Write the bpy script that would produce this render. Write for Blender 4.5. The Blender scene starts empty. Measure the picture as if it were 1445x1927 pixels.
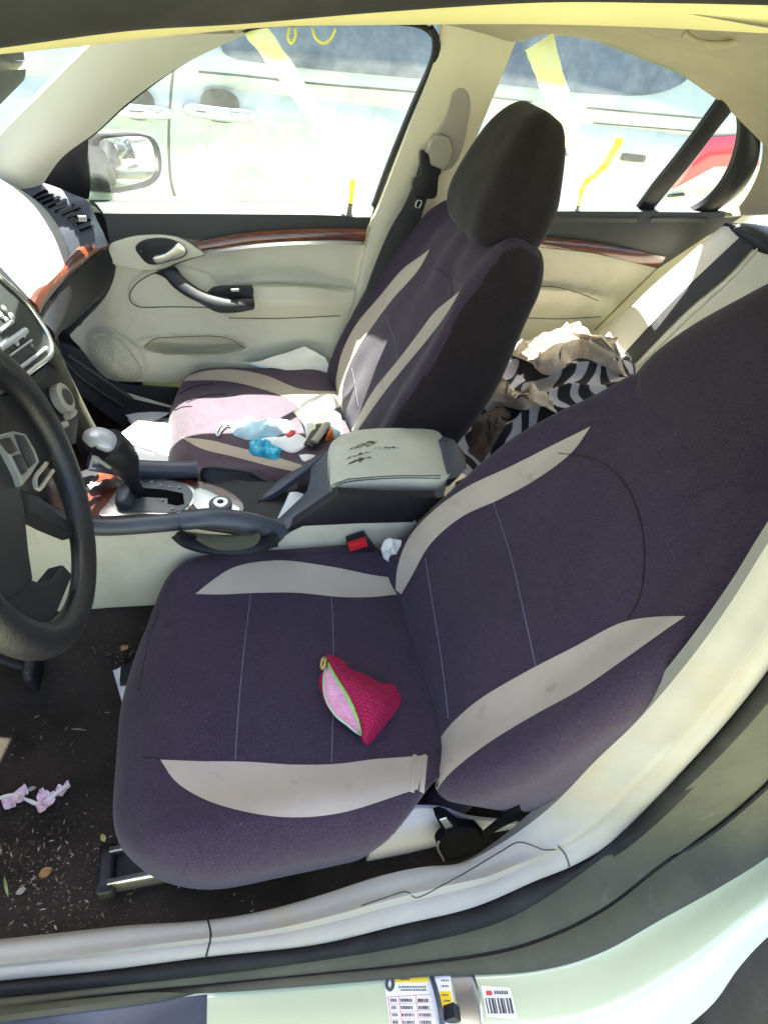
import bpy, bmesh, math, random
from mathutils import Vector, Matrix, noise
from mathutils.bvhtree import BVHTree
random.seed(7)
sc = bpy.context.scene
COL = sc.collection

# ------------------------------------------------------------------ camera, sky, sun, exposure
CPOS = Vector((-0.3245, -0.9532, 1.3924)); YAW, PITCH, ROLL = -0.35915, 0.71345, 0.17772
FPX, PW, PH = 1170.19, 1445.0, 1927.0
_f = Vector((-math.sin(YAW)*math.cos(PITCH), math.cos(YAW)*math.cos(PITCH), -math.sin(PITCH)))
_r = _f.cross(Vector((0, 0, 1))).normalized(); _u = _r.cross(_f)
CR = math.cos(ROLL)*_r + math.sin(ROLL)*_u; CU = -math.sin(ROLL)*_r + math.cos(ROLL)*_u; CF = _f
cd = bpy.data.cameras.new('camera'); cam = bpy.data.objects.new('camera', cd); COL.objects.link(cam)
cam.matrix_world = Matrix(((CR.x, CU.x, -CF.x, CPOS.x), (CR.y, CU.y, -CF.y, CPOS.y), (CR.z, CU.z, -CF.z, CPOS.z), (0, 0, 0, 1)))
cd.sensor_fit = 'VERTICAL'; cd.sensor_height = 36.0; cd.lens = 36.0*FPX/PH
cd.clip_start = 0.02; cd.clip_end = 500; sc.camera = cam
SUN = Vector((0.09, 0.30, 0.95)).normalized()
w = bpy.data.worlds.new('World'); sc.world = w; w.use_nodes = True
nt = w.node_tree; bg = nt.nodes['Background']
sky = nt.nodes.new('ShaderNodeTexSky'); sky.sky_type = 'NISHITA'; sky.sun_disc = False
sky.sun_elevation = math.asin(SUN.z); sky.sun_rotation = math.atan2(SUN.x, SUN.y)
nt.links.new(sky.outputs[0], bg.inputs[0]); bg.inputs[1].default_value = 0.075; sky.dust_density = 3.0; sky.ozone_density = 0.3
ld = bpy.data.lights.new('sun', 'SUN'); ld.energy = 5.0; ld.angle = math.radians(0.5); ld.color = (1.0, 0.96, 0.88)
sun = bpy.data.objects.new('sun', ld); COL.objects.link(sun)
sun.rotation_euler = SUN.to_track_quat('Z', 'Y').to_euler()
sc.view_settings.view_transform = 'Standard'; sc.view_settings.look = 'None'
sc.view_settings.exposure = 3.22; sc.view_settings.gamma = 1.0
try:
    sc.cycles.max_bounces = 10; sc.cycles.diffuse_bounces = 6; sc.cycles.transparent_max_bounces = 16
except Exception: pass

# ------------------------------------------------------------------ helpers
def ray(px, py): return (CF + (px-722.5)/FPX*CR - (py-963.5)/FPX*CU).normalized()
def at(px, py, p0, n):
    d = ray(px, py); n = Vector(n); return CPOS + d*((Vector(p0)-CPOS).dot(n)/d.dot(n))
def Yp(px, py, y): return at(px, py, (0, y, 0), (0, 1, 0))
def Zp(px, py, z): return at(px, py, (0, 0, z), (0, 0, 1))
def Xp(px, py, x): return at(px, py, (x, 0, 0), (1, 0, 0))
def sm(a, b, x):
    t = max(0., min(1., (x-a)/(b-a))); return t*t*(3-2*t)
def lerp(a, b, t): return a+(b-a)*t
def cr(pts, n, closed=False):
    """Catmull-Rom through pts, n samples evenly in arc length"""
    P = [Vector(p) for p in pts]; m = len(P)
    if m == 2 and not closed: return [P[0].lerp(P[1], i/(n-1)) for i in range(n)]
    out = []; segs = m if closed else m-1
    for i in range(segs):
        g = (lambda k: P[k % m]) if closed else (lambda k: P[k] if 0 <= k < m else (P[0]*2-P[1] if k < 0 else P[-1]*2-P[-2]))
        a, b, c, d = g(i-1), g(i), g(i+1), g(i+2)
        # centripetal
        def tj(ti, p, q): return ti+max((q-p).length, 1e-6)**.5
        t0 = 0; t1 = tj(t0, a, b); t2 = tj(t1, b, c); t3 = tj(t2, c, d)
        for k in range(12):
            t = t1+(t2-t1)*k/12
            A1 = a*((t1-t)/(t1-t0))+b*((t-t0)/(t1-t0)); A2 = b*((t2-t)/(t2-t1))+c*((t-t1)/(t2-t1)); A3 = c*((t3-t)/(t3-t2))+d*((t-t2)/(t3-t2))
            B1 = A1*((t2-t)/(t2-t0))+A2*((t-t0)/(t2-t0)); B2 = A2*((t3-t)/(t3-t1))+A3*((t-t1)/(t3-t1))
            out.append(B1*((t2-t)/(t2-t1))+B2*((t-t1)/(t2-t1)))
    if not closed: out.append(P[-1])
    else: out.append(out[0])
    L = [0]
    for a, b in zip(out, out[1:]): L.append(L[-1]+(b-a).length)
    res = []; j = 0
    cnt = n
    for i in range(cnt):
        s = L[-1]*i/((cnt-1) if not closed else cnt)
        while j < len(L)-2 and L[j+1] < s: j += 1
        t = (s-L[j])/max(L[j+1]-L[j], 1e-9); res.append(out[j].lerp(out[j+1], min(1, t)))
    return res
def V2(pts): return [Vector((p[0], p[1], 0)) for p in pts]
def spx(pts, n, closed=False): return [(p.x, p.y) for p in cr(V2(pts), n, closed)]

PARENTS = {}
def link(name, me, mat, parent=None, smooth=True):
    o = bpy.data.objects.new(name, me); COL.objects.link(o)
    if isinstance(mat, (list, tuple)):
        for m in mat: me.materials.append(m)
    elif mat: me.materials.append(mat)
    if smooth:
        for p in me.polygons: p.use_smooth = True
    if parent is not None:
        o.parent = parent
        wl = parent.matrix_basis.translation.copy(); q = parent.parent
        while q is not None: wl += q.matrix_basis.translation; q = q.parent
        o.location = -wl
    return o
def mesh(name, verts, faces, mat, parent=None, smooth=True, auto=None, soft=0):
    me = bpy.data.meshes.new(name); me.from_pydata([tuple(v) for v in verts], [], faces); me.update()
    bm = bmesh.new(); bm.from_mesh(me); bmesh.ops.remove_doubles(bm, verts=bm.verts, dist=1e-6)
    bmesh.ops.recalc_face_normals(bm, faces=bm.faces)
    for _ in range(soft): bmesh.ops.smooth_vert(bm, verts=bm.verts, factor=.5, use_axis_x=True, use_axis_y=True, use_axis_z=True)
    if auto is not None: sharp(bm, auto)
    bm.to_mesh(me); bm.free()
    return link(name, me, mat, parent, smooth)
def sharp(bm, deg):
    a = math.radians(deg)
    for e in bm.edges:
        if len(e.link_faces) == 2 and e.calc_face_angle(0) > a: e.smooth = False
def tag(o, label, cat, group=None, kind=None):
    if label: o['label'] = label
    if cat: o['category'] = cat
    if group: o['group'] = group
    if kind: o['kind'] = kind
    return o
def lab(o, label): o['label'] = label; return o
def root(name, loc, label, cat, group=None):
    o = bpy.data.objects.new(name, None); COL.objects.link(o); o.location = loc; o.empty_display_size = .1
    return tag(o, label, cat, group)
def recenter(o, loc=None):
    me = o.data; c = Vector(loc) if loc else sum((v.co for v in me.vertices), Vector())/max(1, len(me.vertices))
    for v in me.vertices: v.co -= c
    o.location = Vector(o.location)+c; return o
def grid_faces(nu, nv, off=0, closeu=False, closev=False):
    F = []
    for i in range(nu if closeu else nu-1):
        for j in range(nv if closev else nv-1):
            a = off+i*nv+j; b = off+((i+1) % nu)*nv+j; c = off+((i+1) % nu)*nv+(j+1) % nv; d = off+i*nv+(j+1) % nv
            F.append((a, b, c, d))
    return F
def ribbon(name, A, B, mat, parent=None, n=40, m=8, bulge=0.0, thick=0.004, prof=None, away=None, smooth=True, auto=50, curve=True):
    """sheet with thickness between two 3D polylines; prof(v)->offset along normal (towards viewer)"""
    A = cr(A, n) if curve else cr([A[0], A[-1]], n) ; B = cr(B, n)
    top = []
    for i in range(n):
        t = (A[min(i+1, n-1)]-A[max(i-1, 0)]); s = B[i]-A[i]
        nn = t.cross(s)
        if nn.length < 1e-9: nn = -CF
        nn.normalize()
        if nn.dot(CPOS-A[i]) < 0: nn = -nn
        for j in range(m):
            v = j/(m-1); p = A[i].lerp(B[i], v)
            h = bulge*(1-(2*v-1)**2) + (prof(v) if prof else 0)
            top.append((p+nn*h, nn))
    V = [p for p, _ in top]+[p-q*thick for p, q in top]
    F = grid_faces(n, m); k = n*m
    F += [tuple(reversed([x+k for x in f])) for f in F]
    for i in range(n-1):
        F.append((i*m, i*m+k, (i+1)*m+k, (i+1)*m)); a = i*m+m-1; F.append((a, a+m, a+m+k, a+k))
    for j in range(m-1):
        F.append((j, j+1, j+1+k, j+k)); a = (n-1)*m+j; F.append((a, a+k, a+1+k, a+1))
    return mesh(name, V, F, mat, parent, smooth, auto)
def panel(name, pts3, depth, mat, parent=None, bevel=0.002, seg=2, smoothn=0, auto=35, up=None):
    """outline polygon extruded away from the camera side by depth, front edge bevelled"""
    P = cr(pts3, smoothn, True) if smoothn else [Vector(p) for p in pts3]
    c = sum(P, Vector())/len(P); nn = Vector()
    for i in range(len(P)): nn += (P[i]-c).cross(P[(i+1) % len(P)]-c)
    nn.normalize()
    if nn.dot((CPOS if up is None else Vector(up))-c) < 0: nn = -nn
    bm = bmesh.new(); vs = [bm.verts.new(p) for p in P]; f = bm.faces.new(vs)
    r = bmesh.ops.extrude_face_region(bm, geom=[f])
    for g in r['geom']:
        if isinstance(g, bmesh.types.BMVert): g.co -= nn*depth
    bmesh.ops.recalc_face_normals(bm, faces=bm.faces)
    if bevel:
        es = [e for e in bm.edges if all(v in vs for v in e.verts)]
        try: bmesh.ops.bevel(bm, geom=es, offset=bevel, segments=seg, affect='EDGES', profile=.6, clamp_overlap=True)
        except Exception: pass
    big = [f for f in bm.faces if len(f.verts) > 4]
    bmesh.ops.triangulate(bm, faces=big)
    sharp(bm, auto)
    me = bpy.data.meshes.new(name); bm.to_mesh(me); bm.free()
    return link(name, me, mat, parent)
def tube(name, pts, r, mat, parent=None, n=32, m=12, flat=(1, 1), up=(0, 0, 1), caps=True, closed=False, auto=60):
    C = cr(pts, n, closed); up = Vector(up); V = []
    for i in range(n):
        if closed: t = (C[(i+1) % n]-C[i-1])
        else: t = C[min(i+1, n-1)]-C[max(i-1, 0)]
        t.normalize(); s = t.cross(up)
        if s.length < 1e-4: s = t.cross(Vector((1, 0, 0)))
        s.normalize(); q = s.cross(t)
        rr = r(i/(n-1)) if callable(r) else r
        for j in range(m):
            a = 2*math.pi*j/m; V.append(C[i]+s*math.cos(a)*rr*flat[0]+q*math.sin(a)*rr*flat[1])
    F = grid_faces(n, m, 0, closed, True)
    if caps and not closed:
        F.append(tuple(range(m))); F.append(tuple((n-1)*m+j for j in range(m)))
    return mesh(name, V, F, mat, parent, True, auto)
def rbox_bm(center, half, r, res=(16, 16, 8), deform=None, mtx=None):
    half = Vector(half); r = Vector(r) if hasattr(r, '__len__') else Vector((r, r, r)); V = []; F = []
    idx = {}
    def vid(p):
        k = (round(p[0], 5), round(p[1], 5), round(p[2], 5))
        if k not in idx: idx[k] = len(V); V.append(Vector(p))
        return idx[k]
    def lin(n):   # denser near the ends
        return [(lambda t: math.sin(t*math.pi/2)*.6+t*.4)(-1+2*i/n) for i in range(n+1)]
    L = [lin(k) for k in res]
    for ax in range(3):
        u, v = (ax+1) % 3, (ax+2) % 3
        for sgn in (-1, 1):
            for i in range(res[u]):
                for j in range(res[v]):
                    q = []
                    for a, b in ((i, j), (i+1, j), (i+1, j+1), (i, j+1)):
                        p = [0, 0, 0]; p[ax] = sgn; p[u] = L[u][a]; p[v] = L[v][b]; q.append(vid(p))
                    F.append(tuple(q if sgn > 0 else reversed(q)))
    out = []
    for p in V:
        P = Vector((p.x*half.x, p.y*half.y, p.z*half.z))
        q = Vector([max(-(half[k]-r[k]), min(half[k]-r[k], P[k])) for k in range(3)])
        d = Vector([(P[k]-q[k])/r[k] for k in range(3)])
        if d.length > 1e-9: d.normalize()
        o = q+Vector([d[k]*r[k] for k in range(3)])
        if deform: o = Vector(deform(o, p))
        if mtx is not None: o = mtx @ o
        out.append(o+Vector(center))
    return out, F
def rbox(name, center, half, r, mat, parent=None, res=(8, 8, 6), deform=None, mtx=None, auto=None, soft=0):
    V, F = rbox_bm(center, half, r, res, deform, mtx); return mesh(name, V, F, mat, parent, True, auto, soft)
def bvh(*obs):
    V = []; F = []
    for o in obs:
        k = len(V); loc = Vector(o.location); q = o.parent
        while q is not None: loc += Vector(q.location); q = q.parent
        V += [v.co+loc for v in o.data.vertices]; F += [tuple(i+k for i in p.vertices) for p in o.data.polygons]
    return BVHTree.FromPolygons(V, F)
def hit(tree, px, py, off=0.0015):
    d = ray(px, py); loc, n, i, t = tree.ray_cast(CPOS, d)
    if loc is None:
        loc, n, i, t = tree.find_nearest(CPOS+d*1.2)
        # closest point to the ray
        best = None
        for k in range(60):
            p = CPOS+d*(.5+k*.03); l2, n2, i2, t2 = tree.find_nearest(p)
            if l2 and (best is None or t2 < best[0]): best = (t2, l2, n2)
        loc, n = best[1], best[2]
    if n.dot(d) > 0: n = -n
    return loc+n*off, n
def decal(name, A, B, tree, mat, parent, n=36, m=7, off=0.0012, thick=0.0015, closed_tip=True):
    """a sewn-on strip that follows the surface; A,B traced edges"""
    A = spx(A, n); B = spx(B, n); T = []; 
    for i in range(n):
        for j in range(m):
            v = j/(m-1); T.append(hit(tree, lerp(A[i][0], B[i][0], v), lerp(A[i][1], B[i][1], v), off))
    V = [p for p, q in T]; F = grid_faces(n, m)
    me = bpy.data.meshes.new(name); me.from_pydata([tuple(v) for v in V], [], F); me.update()
    o = link(name, me, mat, parent)
    for f in me.polygons: f.use_smooth = True
    return o
def seam(name, pts, tree, mat, parent, r=0.0012, n=50, off=0.0008, closed=False):
    P = [hit(tree, x, y, off)[0] for x, y in spx(pts, n, closed)]
    return tube(name, P, r, mat, parent, n=n, m=6, closed=closed)

# ------------------------------------------------------------------ materials
def new_mat(name):
    m = bpy.data.materials.new(name); m.use_nodes = True; return m, m.node_tree, m.node_tree.nodes['Principled BSDF']
def coords(nt, scale=1.0):
    tc = nt.nodes.new('ShaderNodeTexCoord'); mp = nt.nodes.new('ShaderNodeMapping')
    mp.inputs['Scale'].default_value = (scale,)*3 if not hasattr(scale, '__len__') else scale
    nt.links.new(tc.outputs['Object'], mp.inputs[0]); return mp.outputs[0]
def noise_tex(nt, vec, scale, detail=4, rough=.6, dist=0):
    n = nt.nodes.new('ShaderNodeTexNoise'); n.inputs['Scale'].default_value = scale; n.inputs['Detail'].default_value = detail
    n.inputs['Roughness'].default_value = rough; n.inputs['Distortion'].default_value = dist
    nt.links.new(vec, n.inputs['Vector']); return n.outputs['Fac']
def ramp(nt, fac, stops):
    r = nt.nodes.new('ShaderNodeValToRGB'); e = r.color_ramp.elements
    while len(e) < len(stops): e.new(.5)
    for i, (p, c) in enumerate(stops): e[i].position = p; e[i].color = (*c, 1)
    nt.links.new(fac, r.inputs[0]); return r.outputs[0]
def mixc(nt, fac, a, b, mode='MIX'):
    m = nt.nodes.new('ShaderNodeMix'); m.data_type = 'RGBA'; m.blend_type = mode
    for s, v in ((0, fac), (6, a), (7, b)):
        if isinstance(v, (int, float)): m.inputs[s].default_value = v
        elif isinstance(v, tuple): m.inputs[s].default_value = (*v, 1) if len(v) == 3 else v
        else: nt.links.new(v, m.inputs[s])
    return m.outputs[2]
def bump(nt, b, h, strength=.3, dist=.001):
    bp = nt.nodes.new('ShaderNodeBump'); bp.inputs['Strength'].default_value = strength; bp.inputs['Distance'].default_value = dist
    nt.links.new(h, bp.inputs['Height']); nt.links.new(bp.outputs[0], b.inputs['Normal']); return bp
def M(name, col, rough=.5, metal=0, var=.12, vscale=6, bscale=400, bstr=.25, bdist=.0006, spec=.5, coat=0, stain=None, sheen=0):
    m, nt, b = new_mat(name); v = coords(nt)
    n1 = noise_tex(nt, v, vscale, 5)
    c0 = tuple(max(0, c*(1-var)) for c in col); c1 = tuple(min(1, c*(1+var)) for c in col)
    c = ramp(nt, n1, [(.3, c0), (.7, c1)])
    if stain:
        sc_, sco, lo, hi = stain
        c = mixc(nt, ramp(nt, noise_tex(nt, v, sc_, 6, .65), [(lo, (0, 0, 0)), (hi, (1, 1, 1))]), c, sco)
    nt.links.new(c, b.inputs['Base Color']); b.inputs['Roughness'].default_value = rough; b.inputs['Metallic'].default_value = metal
    b.inputs['Specular IOR Level'].default_value = spec; b.inputs['Coat Weight'].default_value = coat; b.inputs['Coat Roughness'].default_value = .08
    if sheen: b.inputs['Sheen Weight'].default_value = sheen; b.inputs['Sheen Roughness'].default_value = .4
    if bstr: bump(nt, b, noise_tex(nt, v, bscale, 3), bstr, bdist)
    return m
def fabric(name, col, col2, sheen=.12, stain=None, wr=1.0):
    m, nt, b = new_mat(name); v = coords(nt)
    fine = noise_tex(nt, v, 900, 2, .7); big = noise_tex(nt, v, 5, 4); mid = noise_tex(nt, v, 60, 5, .7)
    c = ramp(nt, big, [(.35, col), (.68, col2)])
    c = mixc(nt, .35, c, ramp(nt, mid, [(.3, tuple(x*.6 for x in col)), (.75, tuple(x*1.5 for x in col2))]))
    c = mixc(nt, .45, c, ramp(nt, noise_tex(nt, v, 420, 3, .8), [(.33, tuple(x*.35 for x in col)), (.67, tuple(x*1.9 for x in col2))]))
    lint = ramp(nt, noise_tex(nt, v, 260, 2, .5), [(.74, (0, 0, 0)), (.78, (1, 1, 1))])
    c = mixc(nt, lint, c, tuple(min(1, x*2.6+.05) for x in col2))
    if stain:
        s, sco, lo, hi = stain
        c = mixc(nt, ramp(nt, noise_tex(nt, v, s, 7, .7), [(lo, (0, 0, 0)), (hi, (.8, .8, .8))]), c, sco)
    nt.links.new(c, b.inputs['Base Color']); b.inputs['Roughness'].default_value = .92; b.inputs['Specular IOR Level'].default_value = .15
    b.inputs['Sheen Weight'].default_value = sheen; b.inputs['Sheen Roughness'].default_value = .5
    mx = nt.nodes.new('ShaderNodeMath'); mx.operation = 'ADD'
    ml = nt.nodes.new('ShaderNodeMath'); ml.operation = 'MULTIPLY'; ml.inputs[1].default_value = 7*wr
    nt.links.new(noise_tex(nt, coords(nt, (1, .45, 1)), 9, 3, .5, .6), ml.inputs[0]); nt.links.new(ml.outputs[0], mx.inputs[0]); nt.links.new(fine, mx.inputs[1])
    bump(nt, b, mx.outputs[0], .35, .0012)
    return m
m_seat = fabric('seat_fabric', (.030, .0205, .032), (.043, .030, .046))
m_stripe = M('stripe_fabric', (.41, .345, .275), .85, var=.06, vscale=9, bscale=700, bstr=.5, bdist=.001, spec=.15, sheen=.2, stain=(16, (.25, .21, .17), .60, .78))
m_seatdark = fabric('shaded_dark_seat_fabric', (.013, .010, .011), (.019, .014, .016))  # darker seat fabric copy; shade of headrest and backrest side put into it
m_thread = M('grey_thread', (.15, .13, .18), .8, bscale=900)
m_cream = M('cream_leatherette', (.56, .525, .395), .55, var=.06, vscale=3, bscale=260, bstr=.35, bdist=.0008, stain=(4, (.42, .39, .26), .55, .75))
m_warm = M('yellow_lit_cream_trim', (.42, .38, .19), .6, var=.12, vscale=5, bscale=260, bstr=.3)  # cream roof rail trim with its yellowish light put into the colour
m_pillar = M('pale_pillar_trim', (.44, .43, .36), .6, var=.04, vscale=3, bscale=300, bstr=.3)
m_creamleather = M('cream_leather', (.59, .56, .44), .45, var=.07, vscale=5, bscale=180, bstr=.4, bdist=.0009)
m_crack = M('cracked_foam', (.13, .10, .06), .95, var=.5, vscale=80, bscale=200, bstr=.8, bdist=.003)
m_greytrim = M('pale_grey_trim', (.31, .295, .25), .5, var=.10, vscale=9, bscale=200, bstr=.3, stain=(7, (.33, .28, .18), .55, .75))
m_headliner = M('headliner_cloth', (.40, .36, .27), .95, var=.08, vscale=4, bscale=700, bstr=.5, bdist=.001, spec=.1)
m_black = M('black_plastic', (.013, .013, .016), .48, var=.2, vscale=12, bscale=500, bstr=.3, spec=.35)
m_leather = M('black_leather', (.012, .012, .014), .38, var=.25, vscale=14, bscale=330, bstr=.55, bdist=.0012)
m_charcoal = M('charcoal_plastic', (.027, .029, .030), .6, var=.15, vscale=7, bscale=450, bstr=.45, bdist=.0008)
m_slate = M('blue_grey_plastic', (.055, .062, .080), .38, var=.15, vscale=9, bscale=420, bstr=.3)
m_rubber = M('door_rubber', (.011, .011, .011), .75, var=.35, vscale=18, bscale=180, bstr=.5, spec=.3, stain=(9, (.024, .023, .019), .55, .75))
m_rubgrey = M('dusty_grey_rubber', (.060, .060, .036), .8, var=.22, vscale=12, bscale=220, bstr=.5, stain=(26, (.085, .08, .055), .58, .72))
m_void = M('deep_black', (.003, .003, .004), .85, bstr=0, spec=.05)
m_silver = M('satin_silver', (.62, .62, .60), .28, metal=.9, var=.05, bscale=600, bstr=.1)
m_dullsilver = M('dull_silver_plastic', (.42, .44, .48), .4, metal=.3, var=.05)
m_chrome = M('chrome', (.8, .8, .82), .08, metal=1, var=.02, bstr=0)
m_belt = M('belt_webbing', (.016, .016, .018), .7, var=.2, bscale=900, bstr=.6)
m_paint = M('white_car_paint', (.52, .59, .39), .22, var=.03, vscale=2, bscale=30, bstr=.02, coat=.8)
m_red = M('red_button', (.55, .012, .02), .35, var=.1)
m_paper = M('white_paper', (.78, .79, .80), .7, var=.03, bscale=60, bstr=.25, bdist=.001)
m_paper2 = M('pale_valance', (.36, .36, .43), .6, var=.04)
m_tissue = M('cream_tissue', (.74, .72, .64), .85, var=.06, bscale=90, bstr=.4, bdist=.001)
m_bluefoil = M('blue_wrapper', (.03, .42, .62), .3, var=.35, vscale=60, bscale=60, bstr=.5, bdist=.002)
m_maskblue = M('pale_blue_mask', (.50, .72, .80), .8, var=.15, vscale=30, bscale=300)
m_yellow = M('yellow_label', (.85, .62, .02), .5, var=.05)
m_print = M('print_ink', (.06, .06, .06), .6, var=.1)
m_printred = M('print_red', (.60, .06, .06), .6, var=.1)
m_asphalt = M('dry_grass_ground', (.235, .24, .150), .9, var=.2, vscale=3, bscale=60, bstr=.5, bdist=.004)

def wood():
    m, nt, b = new_mat('walnut_trim'); v = coords(nt, (3, 3, 22))
    n = noise_tex(nt, v, 5, 6, .65, 1.2)
    c = ramp(nt, n, [(.28, (.018, .005, .004)), (.5, (.085, .018, .008)), (.72, (.20, .055, .016))])
    nt.links.new(c, b.inputs['Base Color']); b.inputs['Roughness'].default_value = .3; b.inputs['Coat Weight'].default_value = 1; b.inputs['Coat Roughness'].default_value = .05
    return m
m_wood = wood()
def carpet():
    m, nt, b = new_mat('dirty_carpet'); v = coords(nt)
    c = ramp(nt, noise_tex(nt, v, 8, 5), [(.3, (.018, .015, .013)), (.7, (.052, .043, .036))])
    c = mixc(nt, ramp(nt, noise_tex(nt, v, 420, 3, .7), [(.45, (0, 0, 0)), (.8, (.6, .6, .6))]), c, (.075, .06, .05))
    dm = ramp(nt, noise_tex(nt, v, 5, 3), [(.45, (0, 0, 0)), (.7, (1, 1, 1))])
    dn = ramp(nt, noise_tex(nt, v, 130, 4, .8), [(.56, (0, 0, 0)), (.66, (1, 1, 1))])
    mm = nt.nodes.new('ShaderNodeMath'); mm.operation = 'MULTIPLY'; nt.links.new(dm, mm.inputs[0]); nt.links.new(dn, mm.inputs[1])
    c = mixc(nt, mm.outputs[0], c, (.13, .10, .06))
    nt.links.new(c, b.inputs['Base Color']); b.inputs['Roughness'].default_value = .97; b.inputs['Specular IOR Level'].default_value = .1
    bump(nt, b, noise_tex(nt, v, 350, 3, .8), .9, .004); return m
m_carpet = carpet()
def glass(name='window_glass', tint=(.93, .97, .95), gl=.05, dirt=.035):
    m = bpy.data.materials.new(name); m.use_nodes = True; nt = m.node_tree; nt.nodes.clear()
    o = nt.nodes.new('ShaderNodeOutputMaterial'); t = nt.nodes.new('ShaderNodeBsdfTransparent'); t.inputs[0].default_value = (*tint, 1)
    g = nt.nodes.new('ShaderNodeBsdfGlossy'); g.inputs['Roughness'].default_value = .02
    d = nt.nodes.new('ShaderNodeBsdfTranslucent'); d.inputs[0].default_value = (.8, .8, .76, 1)
    a = nt.nodes.new('ShaderNodeMixShader'); a.inputs[0].default_value = gl
    nt.links.new(t.outputs[0], a.inputs[1]); nt.links.new(g.outputs[0], a.inputs[2])
    b = nt.nodes.new('ShaderNodeMixShader'); v = coords(nt)
    f = ramp(nt, noise_tex(nt, v, 9, 6, .7), [(.35, (dirt*.2,)*3), (.75, (dirt,)*3)])
    nt.links.new(f, b.inputs[0]); nt.links.new(a.outputs[0], b.inputs[1]); nt.links.new(d.outputs[0], b.inputs[2]); nt.links.new(b.outputs[0], o.inputs[0])
    return m
m_glass = glass()
def marker(nm, ca, cb):
    m = bpy.data.materials.new(nm); m.use_nodes = True; nt = m.node_tree; b = nt.nodes['Principled BSDF']; o = nt.nodes['Material Output']
    v = coords(nt); c = ramp(nt, noise_tex(nt, v, 40, 4), [(.3, ca), (.7, cb)])
    d = nt.nodes.new('ShaderNodeBsdfTranslucent'); nt.links.new(c, d.inputs[0]); nt.links.new(c, b.inputs['Base Color'])
    x = nt.nodes.new('ShaderNodeMixShader'); x.inputs[0].default_value = .7; nt.links.new(b.outputs[0], x.inputs[1]); nt.links.new(d.outputs[0], x.inputs[2]); nt.links.new(x.outputs[0], o.inputs[0])
    return m
m_marker = marker('yellow_paint_marker', (.92, .80, .04), (.96, .92, .30)); m_palemark = marker('sunlit_yellow_paint', (.97, .95, .50), (.99, .98, .80))  # pale copy of the marker yellow, sun glowing through put into its colour

# ------------------------------------------------------------------ setting
def sheet(name, x0, x1, y0, y1, z, mat, n=2):
    V = [(lerp(x0, x1, i/(n-1)), lerp(y0, y1, j/(n-1)), z) for i in range(n) for j in range(n)]
    return mesh(name, V, grid_faces(n, n), mat)
g = sheet('ground', -60, 60, -60, 60, 0, m_asphalt); g['kind'] = 'structure'

# ------------------------------------------------------------------ the car
car = root('parked_car', (0.3, 0, 0), 'pale sedan seen through its open front door, with dark purple seat covers', 'car')

# ---- shell
def zfar(x):
    T = [(-.75, 1.05), (-.5, 1.17), (-.2, 1.272), (.14, 1.316), (.5, 1.335), (.75, 1.30), (.9, 1.255), (1.1, 1.17), (1.3, 1.08)]
    if x <= T[0][0]: return T[0][1]
    for (a, b), (c, d) in zip(T, T[1:]):
        if x <= c: return lerp(b, d, (x-a)/(c-a))
    return T[-1][1]
V = []; nx, ny = 40, 24
for i in range(nx):
    for j in range(ny):
        v = j/(ny-1); x = lerp(-.52+.22*v**4, 1.3, i/(nx-1)); y = lerp(-.545, .545, v)
        zn = lerp(1.395, 1.30, sm(.7, 1.3, x)); zf = zfar(x)
        z = lerp(zn, zf, v**1.5)+.05*(1-abs(2*v-1)**2.6)
        V.append(Vector((x, y, z)))
k = len(V); V2_ = V+[p+Vector((0, 0, .02)) for p in V]
F = grid_faces(nx, ny); F += [tuple(a+k for a in f) for f in F]
headliner = mesh('headliner', V2_, F, m_headliner, car)
V = [p+Vector((0, (p.y)*.10, .055)) for p in V[:k]]
V2_ = V+[p+Vector((0, 0, .012)) for p in V]
roof_panel = mesh('roof_panel', V2_, F, m_paint, car)
# ceiling handle seen above the rear window
gh = tube('grab_handle', [Yp(1285, 64, .32), Yp(1310, 80, .31), Yp(1372, 82, .31), Yp(1400, 64, .32)], .007, m_headliner, car, n=16, m=8)

def YY(pts, y): return [Yp(a, b, y) for a, b in pts]
rt_ = [(440, 62), (475, 46), (560, 39), (700, 35), (820, 42), (900, 60), (960, 76), (1008, 62), (1062, 60), (1150, 74), (1252, 114), (1370, 170), (1420, 200)]
_A = [at(a, b, (0, .70, .93), (0, .38, .17))+Vector((0, -.03, 0)) for a, b in rt_]; _B = [Yp(a+8, b-70, .40) for a, b in rt_]
ribbon('roof_side_trim', _A, _B, m_headliner, car, n=60, m=6, bulge=.01, thick=.008)
# near roof rail: pale trim lip and dark door seal above it
stripA = [(-80, 100), (0, 90), (249, 57), (448, 45), (720, 22), (1021, 4), (1245, 5), (1445, 9), (1560, 12)]
stripB = [(-80, 115), (0, 107), (160, 92), (349, 70), (498, 56), (720, 52), (1021, 50), (1245, 56), (1445, 66), (1560, 72)]
ribbon('roof_rail_trim', YY(stripA, -.550), [p+Vector((0, .012, 0)) for p in YY(stripB, -.545)], m_warm, car, n=50, m=6, bulge=.001, thick=.003)
ribbon('roof_door_seal', YY([(x, y-110) for x, y in stripA], -.585), YY([(x, y+1) for x, y in stripA], -.553), m_rubber, car, n=50, m=10, bulge=.006, thick=.004)

# far A pillar trim
ribbon('pillar_trim', [Yp(-60, 345, .56), Yp(0, 256, .56), Yp(75, 180, .54), Yp(155, 100, .51), Yp(230, 30, .48)],
       [Yp(80, 348, .615), Yp(118, 296, .605), Yp(182, 248, .60), Yp(238, 196, .59), Yp(345, 122, .57), Yp(478, 58, .55)], m_pillar, car, n=40, m=10, bulge=.018, thick=.01)
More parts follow.
